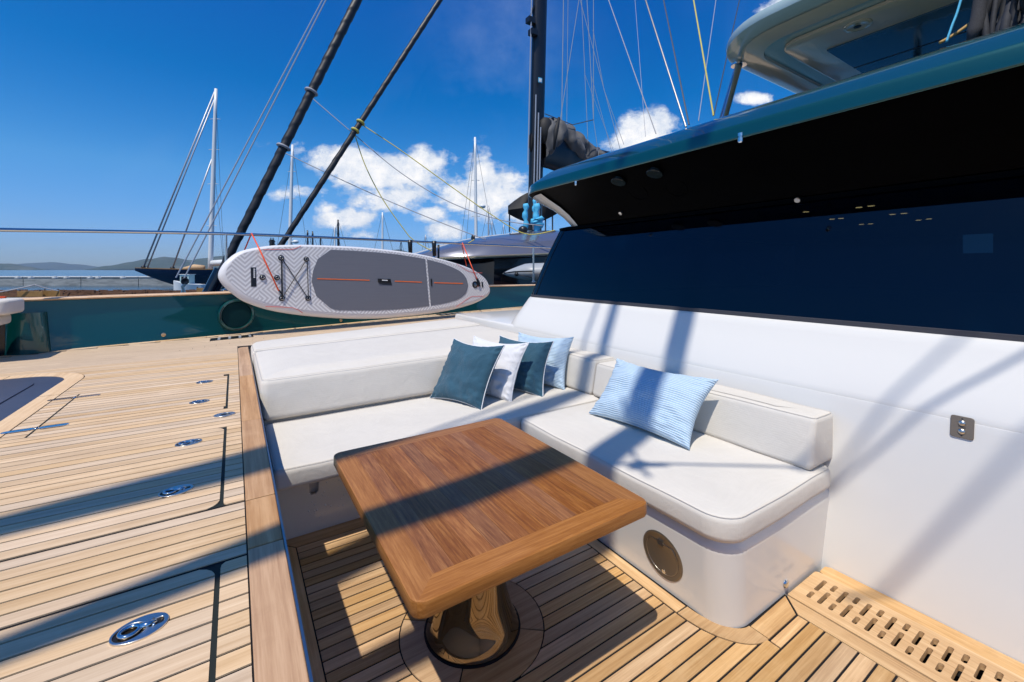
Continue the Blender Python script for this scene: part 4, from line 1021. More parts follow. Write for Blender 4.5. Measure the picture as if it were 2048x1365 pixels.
# thin red pinstripes
for pts in ([(320, 180), (495, 178), (520, 172), (548, 157)], [(335, 523), (420, 525), (500, 530), (535, 545), (558, 562)], [(1485, 265), (1545, 305), (1580, 318), (1640, 320)], [(1485, 525), (1545, 480), (1575, 463), (1650, 460)]):
    m = MB(); m.tube([hit(*fromz(*p), FR + .001) for p in pts], .0035, 4); m.build('red_pinstripe', M['redline'], bd)
q_ = fromz(1596, 391); c = hit(*q_, FR + .002); m = MB(); m.lathe(c, -n0, [(.062, 0), (.062, .006), (.045, .010), (.045, .004), (.035, .004)], 24); vl = m.build('valve', M['black'], bd, True, 40)
m = MB(); m.lathe(c - n0 * .004, -n0, [(.034, 0), (.034, .006), (.025, .010), (.004, .008)], 20); m.build('valve_cap', M['steel'], vl, True, 40)
flatpoly('orange_tab', [fromz(*p) for p in ((1612, 375), (1618, 378), (1622, 402), (1614, 402))], FR + .014, M['pad_orange'], vl)
flatpoly('tail_strap', [fromz(*p) for p in ((1636, 374), (1644, 375), (1647, 408), (1639, 408))], FR + .006, M['black'], bd)
flatpoly('buckle', [fromz(*p) for p in ((1603, 350), (1614, 352), (1628, 380), (1630, 402), (1618, 402), (1608, 380))], FR + .026, M['black'], bd)
# orange cords to the rail
def cord(pts, lab):
    m = MB(); m.tube(pts, .0085, 6); o_ = m.build('lashing_cord', M['orange'], None, True); tag(o_, lab, 'cord', 'orange cords lashing the paddle board')
r0 = onY(503, 469, 6.72); cord([hit(*fromz(414, 428), FR + .03), hit(519, 499, FR + .03), r0 + Vector((0, -.022, .01)), r0 + Vector((0, .02, .012)), onY(488, 503, 6.8)], 'orange cord holding the nose end of the paddle board to the rail')
r1 = onY(924, 487.5, 7.46); cord([hit(*fromz(1608, 356), FR + .03), hit(942, 530, FR + .02), r1 + Vector((0, -.022, .01)), r1 + Vector((0, .02, .012)), onY(933, 533, 7.55)], 'orange cord holding the tail end of the paddle board to the rail')
flatpoly('cord_buckle', [fromz(*p) for p in ((410, 421), (420, 421), (438, 448), (430, 452))], FR + .03, M['black'], bd)

# ------------------------------------------------------------------ cockpit floor
sole = struct('cockpit_floor')
RC = Vector((.858, 1.635)); RO, RI = .302, .0
BX0, BX1 = .285, 1.640   # plank field
def base_right(y):
    # inner edge of the margin boards round the bench base and along the grating
    if y > 1.20: return 1.642
    if y > .905:
        d = (1.20 - y) / .295; return 1.642 + .205 * (1 - math.sqrt(max(0, 1 - d * d))) 
    return 2.083
def sole_spans(y):
    xr = base_right(y); xl = .289
    s_ = [(xl, xr)]
    dy = y - RC.y
    if abs(dy) < RO + .005:
        w = math.sqrt((RO + .005) ** 2 - dy * dy); s_ = [(xl, RC.x - w), (RC.x + w, xr)]
    return [q_ for q_ in s_ if q_[1] - q_[0] > .01]
MB().box(.13, 2.17, -1.9, 3.3, ZF - .12, ZF - .0035).build('caulking_bed', M['caulk'], sole)
MB().box(2.165, 2.75, -1.9, 1.1, ZF - .12, ZF - .085).build('drain_channel', M['caulk'], sole)
y1 = 2.614; yrow = y1
PF = .0585; SEAM = .0082
while yrow > -1.8:
    a, b = yrow - PF + SEAM / 2, yrow - SEAM / 2; yrow -= PF
    ys = [a, a + (b - a) * .25, (a + b) / 2, a + (b - a) * .75, b]
    sp_ = [sole_spans(q_) for q_ in ys]
    if a < .905 < b:
        sp_ = [[(s_[0][0], 1.838)] for s_ in sp_]
        plank('plank', [(1.846, a), (2.080, a), (2.080, .901), (1.846, .901)], ZF, sole, M['sole_x'])
    for poly in rowpoly(sp_, ys):
        plank('plank', poly, ZF + R.uniform(-.0004, .0004), sole, M['sole_x'])
# margin boards
def board(name, pts, mat, z=ZF, kind=None): return MB().prism(pts, z - .006, z + .0006).build(name, mat, sole)
board('margin_board', [(.135, -1.8), (.283, -1.8), (.283, 2.612), (.2, 2.70), (.135, 2.72)], M['sole_y'])
board('margin_board', [(.205, 2.705), (.289, 2.619), (1.60, 2.619), (1.64, 2.716), (.205, 2.716)], M['sole_x'])
board('margin_board', [(1.650, 2.62), (1.650, 1.204), (1.713, 1.204), (1.713, 2.62)], M['sole_y'])
def arc(cx, cy, r, a0, a1, n=10): return [(cx + r * math.cos(a0 + (a1 - a0) * k / n), cy + r * math.sin(a0 + (a1 - a0) * k / n)) for k in range(n + 1)]
pi = math.pi
o_ = arc(1.85, 1.198, 1, 0, 0)
outc = [(1.650 + .195 * (1 - math.cos(a)), 1.198 - .288 * math.sin(a)) for a in [pi / 2 * k / 10 for k in range(11)]]
innc = [(1.717 + .128 * (1 - math.cos(a)), 1.197 - .208 * math.sin(a)) for a in [pi / 2 * k / 10 for k in range(11)]]
board('corner_board', outc + innc[::-1], M['sole_x'])
board('margin_board', [(1.850, .910), (2.079, .910), (2.155, .988), (1.850, .984)], M['sole_x'])
board('margin_board', [(2.088, -1.8), (2.166, -1.8), (2.166, .985), (2.088, .905)], M['sole_y'])
board('wall_board', [(2.468, -1.8), (2.555, -1.8), (2.555, .955), (2.54, .975), (2.48, .975), (2.468, .955)], M['sole_y'])
# ring under the pedestal, in four segments
for k in range(4):
    a0 = .9 + k * pi / 2 + .012; a1 = a0 + pi / 2 - .024
    board('ring_segment', arc(RC.x, RC.y, RO, a0, a1, 12) + arc(RC.x, RC.y, .205, a1, a0, 12), M['sole_x'])
# slotted drain grating
slots = []
def slx(xa, xb, cy): return rr(xa, xb, cy - .0088, cy + .0088, .0080, 4)
for k in range(15):
    yc = .926 - k * .0875
    slots += [(k, slx(2.31, 2.42, yc)), (k, slx(2.23, 2.288, yc)), (k, slx(2.364, 2.423, yc - .0435)), (k, slx(2.23, 2.343, yc - .0435))]
for i, (ya, yb_, ks) in enumerate(((.985, .265, range(0, 8)), (.262, -.45, range(8, 15)))):
    hs_ = [s_ for k, s_ in slots if k in ks and min(p[1] for p in s_) > yb_ + .012]
    g = shape2d('grating', rr(2.172, 2.463, yb_, ya, [.004, .004, .02 if i == 0 else .004, .004], 4), hs_, ZF - .022, ZF + .004, M['sole_y'], None, 0)
    tag(g, ('slotted teak drain board beside the bench end at the foot of the white wall' if i == 0 else 'second slotted teak drain board, cut off by the bottom right corner'), 'drain board', 'slotted drain boards')

# ------------------------------------------------------------------ cockpit walls
ck = thing('cockpit_liner', 'smooth white moulded cockpit side below the varnished capping board', 'cockpit wall')
MB().box(.10, .1258, -1.9, 5.2, -1.6, ZD - .006).build('side_wall', M['white'], ck)
MB().box(.13, 2.6, -2.0, -1.85, -1.6, ZD).build('end_wall', M['white'], ck)

# deckhouse: one thing
dh = thing('deckhouse', 'deckhouse with white lower front, dark raked windscreen and teal roof overhang', 'deckhouse')
YE = -4.3
prof = [(2.556, -1.6), (2.560, -1.52), (2.600, -1.28), (2.640, -1.06), (2.680, -.85), (2.708, -.70), (2.716, -.665), (2.722, -.650), (2.734, -.642), (2.752, -.640), (6.0, -.640), (6.0, -1.6)]
prof_low = prof[:5] + [(2.7065, -.705), (2.7115, -.680), (2.7135, -.6735), (2.7155, -.673), (2.74, -.673), (6.0, -.673), (6.0, -1.6)]
rgs = [[(x, YE, z) for x, z in prof_low], [(x, 4.0, z) for x, z in prof_low]]
for yv, g in ((4.13, 0), (5.70, 0), (5.745, .012), (5.765, .04)):
    rgs.append([(x + g, yv, z - g * .6) for x, z in prof])
MB().rings(rgs).build('lower_moulding', M['white'], dh, True, 35)
def dh_ring(x0, ye, r, z, n=14): return [(p[0], p[1], z) for p in rr(x0, 9.0, .2 - ye, ye, [r, .05, .05, r], n)]
# sloping white front under the glass
wp = [(2.7145, 4.50, .37, -.680), (2.7155, 4.495, .37, -.668), (2.718, 4.49, .36, -.655), (2.7245, 4.475, .355, -.638), (2.741, 4.455, .34, -.605), (2.77, 4.425, .32, -.55), (2.83, 4.37, .29, -.46), (2.885, 4.32, .27, -.37), (2.905, 4.30, .26, -.335), (2.922, 4.285, .25, -.320), (2.945, 4.26, .23, -.316), (2.99, 4.22, .2, -.316)]
MB().rings([dh_ring(*w) for w in wp], False, True).build('sloping_front', M['white'], dh, True, 50)
gp = [(2.925, 4.262, .22, -.318), (2.925, 4.262, .22, -.292), (2.945, 4.24, .2, -.290)]
MB().rings([dh_ring(*w) for w in gp], False, False).build('sill_gasket', M['rubber'], dh, True, 30)
gz = [-.30 + .77 * k / 6 for k in range(7)]
def gx(z): u = (z + .30) / .77; return (2.935 + .275 * u - .02 * math.sin(math.pi * u), 4.25 - .20 * u, .20)
ws = MB().rings([dh_ring(*gx(z), z, 10) for z in gz], False, False).build('windscreen', M['glass'], dh, True, 50)
# black band round the top of the glass, groove, underside
MB().rings([dh_ring(3.19, 4.03, .2, .455), dh_ring(3.195, 4.05, .2, .485), dh_ring(3.25, 4.0, .2, .50)], False, False).build('top_gasket', M['blackgloss'], dh, True, 30)
# corner mullions in the glass
for dx, w_ in ((.0, .004), (.10, .003)):
    pts = []
    for z in gz:
        x0, ye, r = gx(z); pts.append((x0 + r * (1 - math.cos(math.pi / 2 * .25)) - .003 + dx * .0, ye - r + r * math.sin(math.pi / 2 * .25) - dx, z) if dx == 0 else (x0 - .003, ye - r - .02, z))
    m = MB(); m.tube(pts, w_, 6); m.build('glass_joint', M['black'], dh)
# roof with overhang
EO = (2.77, 4.275, .50)
def ro(d, z, n=18): return dh_ring(EO[0] + d, EO[1] - d, max(EO[2] - d * .6, .06), z, n)
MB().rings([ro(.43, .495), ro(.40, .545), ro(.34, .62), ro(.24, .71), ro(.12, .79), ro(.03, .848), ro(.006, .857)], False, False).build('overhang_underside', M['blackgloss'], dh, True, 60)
# pale liner below the port end of the overhang
rgx = []
for d, z in ((.44, .49), (.40, .54), (.34, .612), (.24, .70), (.12, .78), (.04, .84)):
    r_ = [Vector((p[0], p[1], z - .012)) for p in rr(EO[0] + d, 9.0, .2 - EO[1] + d, EO[1] - d, [max(EO[2] - d * .6, .06), .05, .05, max(EO[2] - d * .6, .06)], 18)]
    rgx.append(r_[2 * 19 + 18:4 * 19])
MB().rings(rgx, False, False, False).build('overhang_end_liner', M['greyliner'], dh, True, 60)
rp = [(.006, .857), (-.001, .860), (-.002, .868), (.001, .90), (.007, .935), (.012, .952), (.017, .959), (.026, .966), (.05, .985), (.10, 1.024), (.18, 1.085), (.27, 1.13), (.38, 1.175), (.55, 1.225), (.8, 1.265), (1.2, 1.29), (1.8, 1.30)]
MB().rings([ro(d, z) for d, z in rp], False, True).build('roof', M['teal'], dh, True, 75)
# cabin interior seen dimly through the glass
cab = MB(); cab.add([(3.3, -4.0, .505), (8.9, -4.0, .505), (8.9, 3.9, .505), (3.3, 3.9, .505), (3.1, -4.0, -.34), (8.9, -4.0, -1.2), (8.9, 3.9, -1.2), (3.1, 3.9, -.34)],
        [(0, 1, 2, 3), (4, 5, 6, 7), (1, 2, 6, 5)])
cab.build('cabin_lining', plain('dark_cabin', (.008, .008, .010), .9, spec=0), dh)
c = at(1955, 486, 5.45)
MB().box(c.x, c.x + .02, c.y - .13, c.y + .13, c.z - .13, c.z + .11).build('cabin_window', emis('daylit_cabin_window', (.06, .28, .50), 1.3), dh)
for x, y in ((1637, 394), (1663, 392), (1718, 415), (1742, 412), (1612, 424), (1664, 438.5), (1682, 437), (1785, 429), (1808, 427), (1723, 449), (1741, 448), (1837, 440.5), (1858, 438)):
    f_ = .49 / ((540 - y) / F); c = at(x, y, f_); m = MB(); m.lathe(c, (0, 0, -1), [(.022, 0), (.022, .003), (.015, .004)], 14); m.build('ceiling_spot', M['lamp'], dh, True)
# fittings below the overhang
def under(px_, py_, z): return onZ(px_, py_, z)
for px_, py_, h_, r_ in ((1481, 276, .055, .016), (1152, 371, .035, .014)):
    c = under(px_, py_ - 6, .84); m = MB(); m.lathe((c.x, c.y, .85), (0, 0, -1), [(r_, 0), (r_, .02), (r_ * .8, .022), (r_ * .8, .028), (r_, .03), (r_, h_), (r_ * .6, h_ + .006)], 16); m.build('downlight', M['chrome'], dh, True, 30)
UP = [(.43, .495), (.40, .545), (.34, .62), (.24, .71), (.12, .79), (.03, .848)]
def on_under(px_, py_):
    d = ray(px_, py_); best = None
    for k in range(4000):
        f_ = 1.2 + k * .0012; p = d * f_; dd = p.x - EO[0]
        for (d0, z0), (d1, z1) in zip(UP, UP[1:]):
            if d1 <= dd <= d0:
                zz_ = z0 + (z1 - z0) * (dd - d0) / (d1 - d0); e_ = abs(zz_ - p.z)
                if best is None or e_ < best[0]: best = (e_, p, Vector((-(z1 - z0) / (d0 - d1), 0, -1)).normalized())
    return best[1], best[2]
for px_, py_ in ((1238, 360), (1310, 343)):
    c, nn = on_under(px_, py_); m = MB(); m.lathe(c, (nn + Vector((0, 0, -.6))).normalized(), [(.05, -.02), (.05, .02), (.068, .024), (.064, .030), (.03, .032), (.003, .031)], 28); m.build('overhang_lamp', plain('dull_teal_disc', (.014, .024, .027), .2), dh, True, 30)
for px_, py_ in ((1275, 384), (1352, 376)):
    c, nn = on_under(px_, py_); m = MB(); m.lathe(c, nn, [(.095, -.004), (.095, .003), (.088, .004), (.085, .001), (.003, .001)], 28); m.build('speaker_grille', M['blackgloss'], dh, True, 30)
c, nn = on_under(1243, 425); m = MB(); m.lathe(c, nn, [(.014, .0), (.014, .02), (.018, .024), (.003, .026)], 14); m.build('cleaning_nozzle', M['steel'], dh, True, 30)
c, nn = on_under(1597, 398); m = MB(); m.lathe(c, nn, [(.014, .0), (.014, .02), (.018, .024), (.003, .026)], 14); m.build('cleaning_nozzle', M['steel'], dh, True, 30)
# roof rail strip (dark line on crown) and rigging ends
# ------------------------------------------------------------------ flybridge hardtop
ht = thing('hardtop', 'pale hardtop over the flybridge with a tinted skylight in its underside', 'hardtop')
HZ = 2.4
slab('shell', 4.28, 10.5, -2.6, 2.86, [.5, .1, .1, .75], [(.26, HZ - .03), (.06, HZ), (.01, HZ + .03), (0, HZ + .07), (.02, HZ + .12), (.2, HZ + .17), (.6, HZ + .2)], M['hard_edge'], ht, n=12)
slab('soffit', 4.42, 10.3, -2.4, 2.70, [.4, .1, .1, .6], [(.02, HZ - .024), (.0, HZ - .034), (.05, HZ - .045), (.2, HZ - .055), (.22, HZ - .055), (.23, HZ - .025)], M['hard'], ht, n=10)
slab('inner_panel', 4.80, 9.2, -1.9, 2.28, [.22, .1, .1, .2], [(0, HZ - .04), (.0, HZ - .07), (.012, HZ - .075)], M['hard'], ht, n=8)
o = MB().box(5.25, 6.95, .62, 2.0, HZ - .092, HZ - .078).build('skylight', M['skylight'], ht)
MB().box(5.95, 5.965, .62, 2.0, HZ - .096, HZ - .0925).build('skylight_joint', M['black'], ht)
c = onZ(1715, 52, HZ - .08); m = MB(); m.lathe((c.x, c.y, HZ - .076), (0, 0, -1), [(.11, 0), (.11, .008), (.085, .014), (.075, .01), (.03, .01)], 28); m.build('ceiling_light', M['hard'], ht, True, 30)
m = MB(); m.lathe((c.x, c.y, HZ - .088), (0, 0, -1), [(.03, 0), (.03, .004)], 14); m.build('light_centre', M['black'], ht)
hp = [onZ(1478, 128, HZ - .02), None]; b_ = at(1450, 226, 4.3); dvec = (b_ - hp[0])
m = MB(); m.tube([hp[0], hp[0] + dvec * 1.25], .04, 14); m.lathe(hp[0], (0, 0, 1), [(.085, -.02), (.085, .0), (.05, .01)], 18); m.build('support_post', M['chrome'], ht, True, 40)
m = MB(); m.tube([(9, -2.0, 1.2), (9, -2.0, HZ)], .05, 10); m.tube([(9, 2.2, 1.2), (9, 2.2, HZ)], .05, 10); m.build('support_post', M['chrome'], ht, True)
# rope bundle on the roof
rb = thing('rope_bundle', 'bundle of black coiled lines in a speckled net bag on the roof, top right corner', 'rope bundle')
for k in range(30):
    x0 = 1952 + k * 5.5 + R.uniform(-3, 3); f_ = 2.55 - .012 * k + R.uniform(-.12, .12)
    a = at(x0 + R.uniform(-5, 5), 66 - k * 1.3, f_); b = at(x0 + 26 + R.uniform(-22, 22), -70, f_ + R.uniform(-.15, .15)); c = a.lerp(b, .5) + Vector((R.uniform(-.04, .04), R.uniform(-.04, .04), 0))
    m = MB(); m.tube(smooth_path([a - Vector((0, 0, .12)), a, c, b], 5), .012 + R.uniform(0, .008), 6); m.build('line', M['net'], rb, True)
m = MB(); m.tube([at(1942, 82, 2.5), at(1950, 60, 2.5), at(1956, 35, 2.5), at(1960, 0, 2.5), at(1964, -60, 2.5)], [.02, .035, .032, .03, .03], 10); m.build('net_bag', plain('speckled_net', (.04, .04, .045), .9, var=.9, nscale=160), rb, True)
rope('flybridge_line', [at(1893, 84, 2.7), at(1904, 52, 2.7), at(1916, 20, 2.7), at(1932, -40, 2.7)], .0075, M['bluerope'], 'light blue line rising from the roof edge left of the rope bundle', 'rope')
rope('flybridge_line', [at(1880, 86, 2.8), at(1920, 62, 2.8), at(1975, 20, 2.8)], .010, plain('tan_rope', (.40, .25, .08), .7), 'short tan rope beside the light blue line on the roof', 'rope')
# own rigging reaching up from the roof
for k, ((x0, y0), (x1, y1), r_, mt_k, lab) in enumerate([
    ((1312, 262), (1217, 0), .006, 'greyrope', 'leftmost thin grey line rising from the teal roof'), ((1372, 248), (1291, 0), .011, 'wire', 'thick dark stay, second from left above the teal roof'),
    ((1378, 244), (1327, 0), .009, 'wire', 'dark stay just right of the thick one above the roof'), ((1427, 226), (1387, 0), .010, 'yellow', 'yellow-green halyard rising from the teal roof'),
    ((1397, 236), (1432, 0), .005, 'wire_l', 'fine pale wire crossing behind the yellow-green halyard'), ((1428, 224), (1479, 0), .007, 'wire', 'dark wire leaning right beside the chrome support post'),
    ((1291, 268), (1270, 0), .003, 'wire_l', 'faintest fine wire left of the thick dark stay')]):
    a = at(x0, y0 + 6, 5.2); b = at(x1, y1, 6.4); m = MB(); m.tube([a, a.lerp(b, 1.9)], r_, 6); o = m.build('rigging_line', M[mt_k]); tag(o, lab, 'rigging', 'rigging lines above the roof')

# ------------------------------------------------------------------ benches and cushions
ZS = -1.02
bb = thing('bench_base', 'white moulded bench base with a rounded corner and a round smoked access cover', 'bench base')
m = MB(); m.rings([[(p[0], p[1], z) for p in rr(x0, 2.75, y0, 2.80, [r_, .0005, .0005, .0005], 12)] for x0, y0, r_, z in ((1.732, 1.0, .125, -1.6), (1.728, .998, .125, -1.52), (1.690, .985, .13, -1.20), (1.688, .984, .13, -1.17), (1.70, .995, .12, -1.15), (1.74, 1.03, .09, -1.145))])
m.build('moulding', M['white'], bb, True, 40)
fl = [(.13, -1.6), (2.4, -1.6), (2.4, -1.16)]
# aft-facing front of the long bench with its notch, drawn in X-Z then stood up
notch = [(.418, -1.16), (.412, -1.29), (.400, -1.305), (.378, -1.305), (.366, -1.29), (.360, -1.16)]
poly = [(.13, -1.6), (2.4, -1.6), (2.4, -1.16)] + notch + [(.13, -1.16)]
o = shape2d('long_front', poly, [], -.012, .012, M['white'], bb, .004)
o.data.transform(Matrix.Rotation(math.pi / 2, 4, 'X')); o.data.transform(Matrix.Translation((0, 2.732, 0)))
MB().box(.13, 2.5, 2.76, 3.28, -1.6, -1.15).build('long_body', M['white'], bb)
dc = Vector((1.7085, 1.325, -1.355)); dn = Vector((-1, 0, -.115)).normalized()
m = MB(); m.lathe(dc, dn, [(.110, -.004), (.112, .002), (.106, .005), (.104, .004)], 48); ac = m.build('access_cover', M['bronze'], bb, True, 30)
m = MB(); m.tube([dc + Vector((-.0045 - .115 * .088 * min(math.sin(a), .72), .088 * math.cos(a), .088 * min(math.sin(a), .72))) for a in [2 * pi * k / 48 for k in range(48)]], .0011, 5, closed=True); m.build('cover_groove', M['steel'], ac)
m = MB(); m.box(dc.x - .016, dc.x - .008, dc.y - .014, dc.y + .016, dc.z + .052, dc.z + .074); m.build('cover_tab', M['steel'], ac)
m = MB(); m.lathe(dc + Vector((.006, -.004, -.078)), dn, [(.010, 0), (.010, .002), (.004, .003)], 16); m.build('cover_key', M['chrome'], ac, True, 30)
m = MB(); m.lathe((2.175, .9975, -1.474), (0, -1, 0), [(.020, 0), (.020, .004), (.015, .010), (.010, .012), (.003, .012)], 20); m.build('push_stud', M['chrome'], bb, True, 40)
drops = MB()
for k in range(70):
    x = .30 + abs(R.gauss(0, .13)) + .06; z = -1.34 + R.uniform(-.11, .10)
    if .35 < x < .43 and z > -1.32: continue
    drops.ball((x, 2.7195, z), R.choice((.0018, .0025, .0035, .005)), 1, .5, 1.1, 4)
o = drops.build('water_drops', plain('water_droplet', (.75, .77, .8), .02, var=0, coat=1), bb, True); o['kind'] = 'stuff'
def cushion(name, lab, x0, x1, y0, y1, rad, z0, z1, r=.028, crown=.012, group='off-white bench cushions', seam=True, lean=None, puff=.0):
    e = thing(name, lab, 'cushion', group)
    pr = [(d + (puff * -math.sin(math.pi * min(1, max(0, (z - z0) / (z1 - z0)))) if z < z1 else 0), z) for d, z in roundprof(z0, z1, r, 5, crown)]
    m = MB(); 
    n = 8
    if not isinstance(rad, (list, tuple)): rad = [rad] * 4
    def dens_rr(d):
        base_ = rr(x0 + d, x1 - d, y0 + d, y1 - d, [max(q_ - d, .004) for q_ in rad], n); out = []
        for a, b in zip(base_, base_[1:] + base_[:1]):
            L_ = math.hypot(b[0] - a[0], b[1] - a[1]); out.append((a[0], a[1], 0))
            k_ = 1
        # straight sides are subdivided a fixed number of times so rings match
        res = []; N = len(base_)
        for i in range(N):
            a, b = base_[i], base_[(i + 1) % N]; res.append(a)
            if i % (n + 1) == n:
                for k_ in range(1, 12): res.append((a[0] + (b[0] - a[0]) * k_ / 12, a[1] + (b[1] - a[1]) * k_ / 12))
        return res
    rg = []
    for d, z in pr:
        ring = []
        for (x, y) in dens_rr(d):
            w = noise.noise(Vector((x * 3.1, y * 3.1, z * 4 + 7))) * .006
            ring.append(Vector((x, y, z + (w if z > z0 + .01 else 0))))
        rg.append(ring)
    # concentric fill of the top
    last = rg[-1]; cx_ = sum((p.x for p in last)) / len(last); cy_ = sum((p.y for p in last)) / len(last)
    for u in (.75, .5, .25, .05):
        ring = []
        for p in last:
            q_ = Vector((cx_ + (p.x - cx_) * u, cy_ + (p.y - cy_) * u, 0)); w = noise.noise(Vector((q_.x * 3.1, q_.y * 3.1, z1 * 4 + 7))) * .006
            ring.append(Vector((q_.x, q_.y, z1 + crown + w)))
        rg.append(ring)
    if lean: rg = [[lean(p) for p in r_] for r_ in rg]
    m.rings(rg); body = m.build('cover', M['canvas'], e, True, 70)
    if seam:
        for dz, dd in ((z1 - .004, .012),):
            ring = [Vector((x, y, dz + noise.noise(Vector((x * 3.1, y * 3.1, dz * 4 + 7))) * .006)) for x, y in dens_rr(.0065)]
            if lean: ring = [lean(p) for p in ring]
            m = MB(); m.tube(ring, .0013, 5, closed=True); m.build('seam', M['seam'], e, True)
    return e
cushion('seat_cushion', 'off-white seat cushion with a rounded corner, under the large blue pillow', 1.655, 2.625, .965, 2.462, [.13, .06, .02, .03], -1.135, ZS, .03)
cushion('seat_cushion', 'long off-white seat cushion running behind the table beneath the four pillows', .165, 2.50, 2.470, 3.27, [.03, .02, .02, .03], -1.135, ZS, .03)
def leanR(p):
    u = (p.z + 1.01) / .27; k = (2.68 - p.x) / .27; return Vector((p.x + .055 * u * max(0, min(1, k)), p.y, p.z))
cushion('back_cushion', 'long off-white back cushion on the right, leaning on the white wall', 2.41, 2.672, .985, 2.555, [.03, .02, .02, .03], -1.012, -.752, .03, .004, 'off-white back cushions', lean=leanR)
cushion('back_cushion', 'short off-white back cushion in the corner behind the pillows', 2.405, 2.69, 2.562, 3.30, [.03, .02, .02, .03], -1.012, -.735, .03, .004, 'off-white back cushions', lean=leanR)
# sun pad with its thick front bolster
def leanD(p): 
    u = (p.x - .15) / 2.4; return Vector((p.x, p.y + max(0, (p.y - 4.0)) * u * .42 + (-.0 if p.y > 3.4 else .05 * (p.z + 1.0) / .3), p.z + .045 * u * (1 if p.z > -.9 else 0)))
cushion('sun_pad', 'thick off-white sun pad whose front forms the backrest of the long bench', .148, 2.60, 3.26, 4.50, [.05, .05, .02, .04], -1.012, -.735, .045, .028, 'off-white sun pads', lean=leanD)
cushion('sun_pad', 'flat off-white sun pad farthest away, beside the side deck', .138, 2.60, 4.505, 5.02, [.02, .02, .05, .10], -.90, -.718, .05, .02, 'off-white sun pads', lean=leanD)
MB().box(.134, 2.74, 3.32, 5.3, -1.6, -.905).build('pad_plinth', M['white'], bb)
# white rounded return between pad end and side deck

# ------------------------------------------------------------------ pillows
def pillow(lab, BL, BR, TL, T, mat, pipe, seed, group=None, sag_=.0):
    ex_ = (BR - BL); W_ = ex_.length; ex_ = ex_.normalized(); up = TL - BL; ey_ = (up - ex_ * up.dot(ex_)); H_ = ey_.length; shear = up.dot(ex_) / H_; ey_.normalize(); nz = ex_.cross(ey_).normalized()
    e = thing('pillow', lab, 'pillow', group)
    n = 40; V = []; UVs = []
    c0_ = BL + ex_ * W_ / 2 + ey_ * H_ / 2
    def P3(u, v, s_):
        a = abs(u); b = abs(v)
        x = u * (1 - .12 * (1 - v * v) * a ** 2); y = v * (1 - .12 * (1 - u * u) * b ** 2)
        prof_ = max(0.0, (1 - u * u) * (1 - v * v)) ** .42
        th = T / 2 * prof_
        edge = 1 - min(1 - a, 1 - b)
        w = noise.noise(Vector((u * 2.2 + seed, v * 2.2, s_ * 3))) * .022 * prof_
        w += noise.noise(Vector((u * 5.5 + seed * 2, v * 5.5, s_ * 3 + 5))) * .011 * prof_
        # puckers running in from the seams and corners
        rim = max(a, b)
        cr_ = prof_ ** .5 * (math.sin(v * 30 + seed + 2 * math.sin(v * 7)) * max(0, a - .62) ** 1.3 * .030 + math.sin(u * 30 + seed * 2 + 2 * math.sin(u * 6)) * max(0, b - .62) ** 1.3 * .030)
        cr_ += math.sin((a - b) * 26 + seed) * max(0, a * b - .42) * .020 * prof_ ** .4
        # sagging crease fan in the lower right, where the filling has slumped
        dx_, dy_ = u - .55, v + .6; rr_2 = math.hypot(dx_, dy_); cr_ += .012 * math.sin(rr_2 * 20 + seed + 3 * noise.noise(Vector((u * 2, v * 2, seed)))) * math.exp(-(rr_2 / .42) ** 2) * prof_
        # soft karate dent at the top centre
        y -= .04 * max(0, v) ** 2 * (1 - u * u)
        return c0_ + ex_ * (x * W_ / 2 + shear * y * H_ / 2) + ey_ * (y * H_ / 2) + nz * (s_ * th + w + (cr_ if s_ > 0 else 0))
    us = [-1 + 2 * i / n for i in range(n + 1)]
    # denser near the rim
    us = [math.sin(u * math.pi / 2) for u in us]
    fs = []; N = n + 1
    for s_ in (1, -1):
        o0 = len(V)
        for j in range(N):
            for i in range(N): V.append(P3(us[i], us[j], s_)); UVs.append((us[i] * W_ / 2, us[j] * H_ / 2))
        for j in range(n):
            for i in range(n):
                q_ = (o0 + j * N + i, o0 + j * N + i + 1, o0 + (j + 1) * N + i + 1, o0 + (j + 1) * N + i); fs.append(q_ if s_ > 0 else q_[::-1])
    me = bpy.data.meshes.new('cover'); me.from_pydata([tuple(v) for v in V], [], fs); me.update(); me.shade_smooth()
    uvl = me.uv_layers.new(name='UVMap')
    for li, lp in enumerate(me.loops): uvl.data[li].uv = (UVs[lp.vertex_index][0] + 2, UVs[lp.vertex_index][1] * 1.0 + 2)
    me.materials.append(mat)
    bm = bmesh.new(); bm.from_mesh(me); bmesh.ops.remove_doubles(bm, verts=bm.verts, dist=.0003); bm.to_mesh(me); bm.free()
    o_ = bpy.data.objects.new('cover', me); COL.objects.link(o_); o_.parent = e
    if pipe:
        ring = [P3(u, -1, 0) for u in us[:-1]] + [P3(1, u, 0) for u in us[:-1]] + [P3(-u, 1, 0) for u in us[:-1]] + [P3(-1, -u, 0) for u in us[:-1]]
        m = MB(); m.tube(ring, .0042, 8, closed=True); m.build('piping', pipe, e, True)
    return e
def CF(r, f, z): return Vector((r * CT + f * ST, -r * ST + f * CT, z))
G1 = 'throw pillows on the benches'
pillow('dark teal linen pillow with white piping, frontmost and leftmost of the row', CF(-.624, 3.37, -1.01), CF(-.201, 3.085, -1.015), CF(-.456, 3.52, -.566), .17, M['teal_linen'], M['piping'], 1.3, G1)
pillow('white cotton pillow between the two dark teal pillows', CF(-.46, 3.58, -1.01), CF(.004, 3.27, -1.015), CF(-.32, 3.74, -.58), .15, M['white_cotton'], M['piping'], 4.1, G1)
pillow('dark teal linen pillow with white piping standing behind the white pillow', CF(-.217, 3.72, -1.01), CF(.239, 3.40, -1.01), CF(-.117, 3.89, -.595), .15, M['teal_linen'], M['piping'], 7.7, G1)
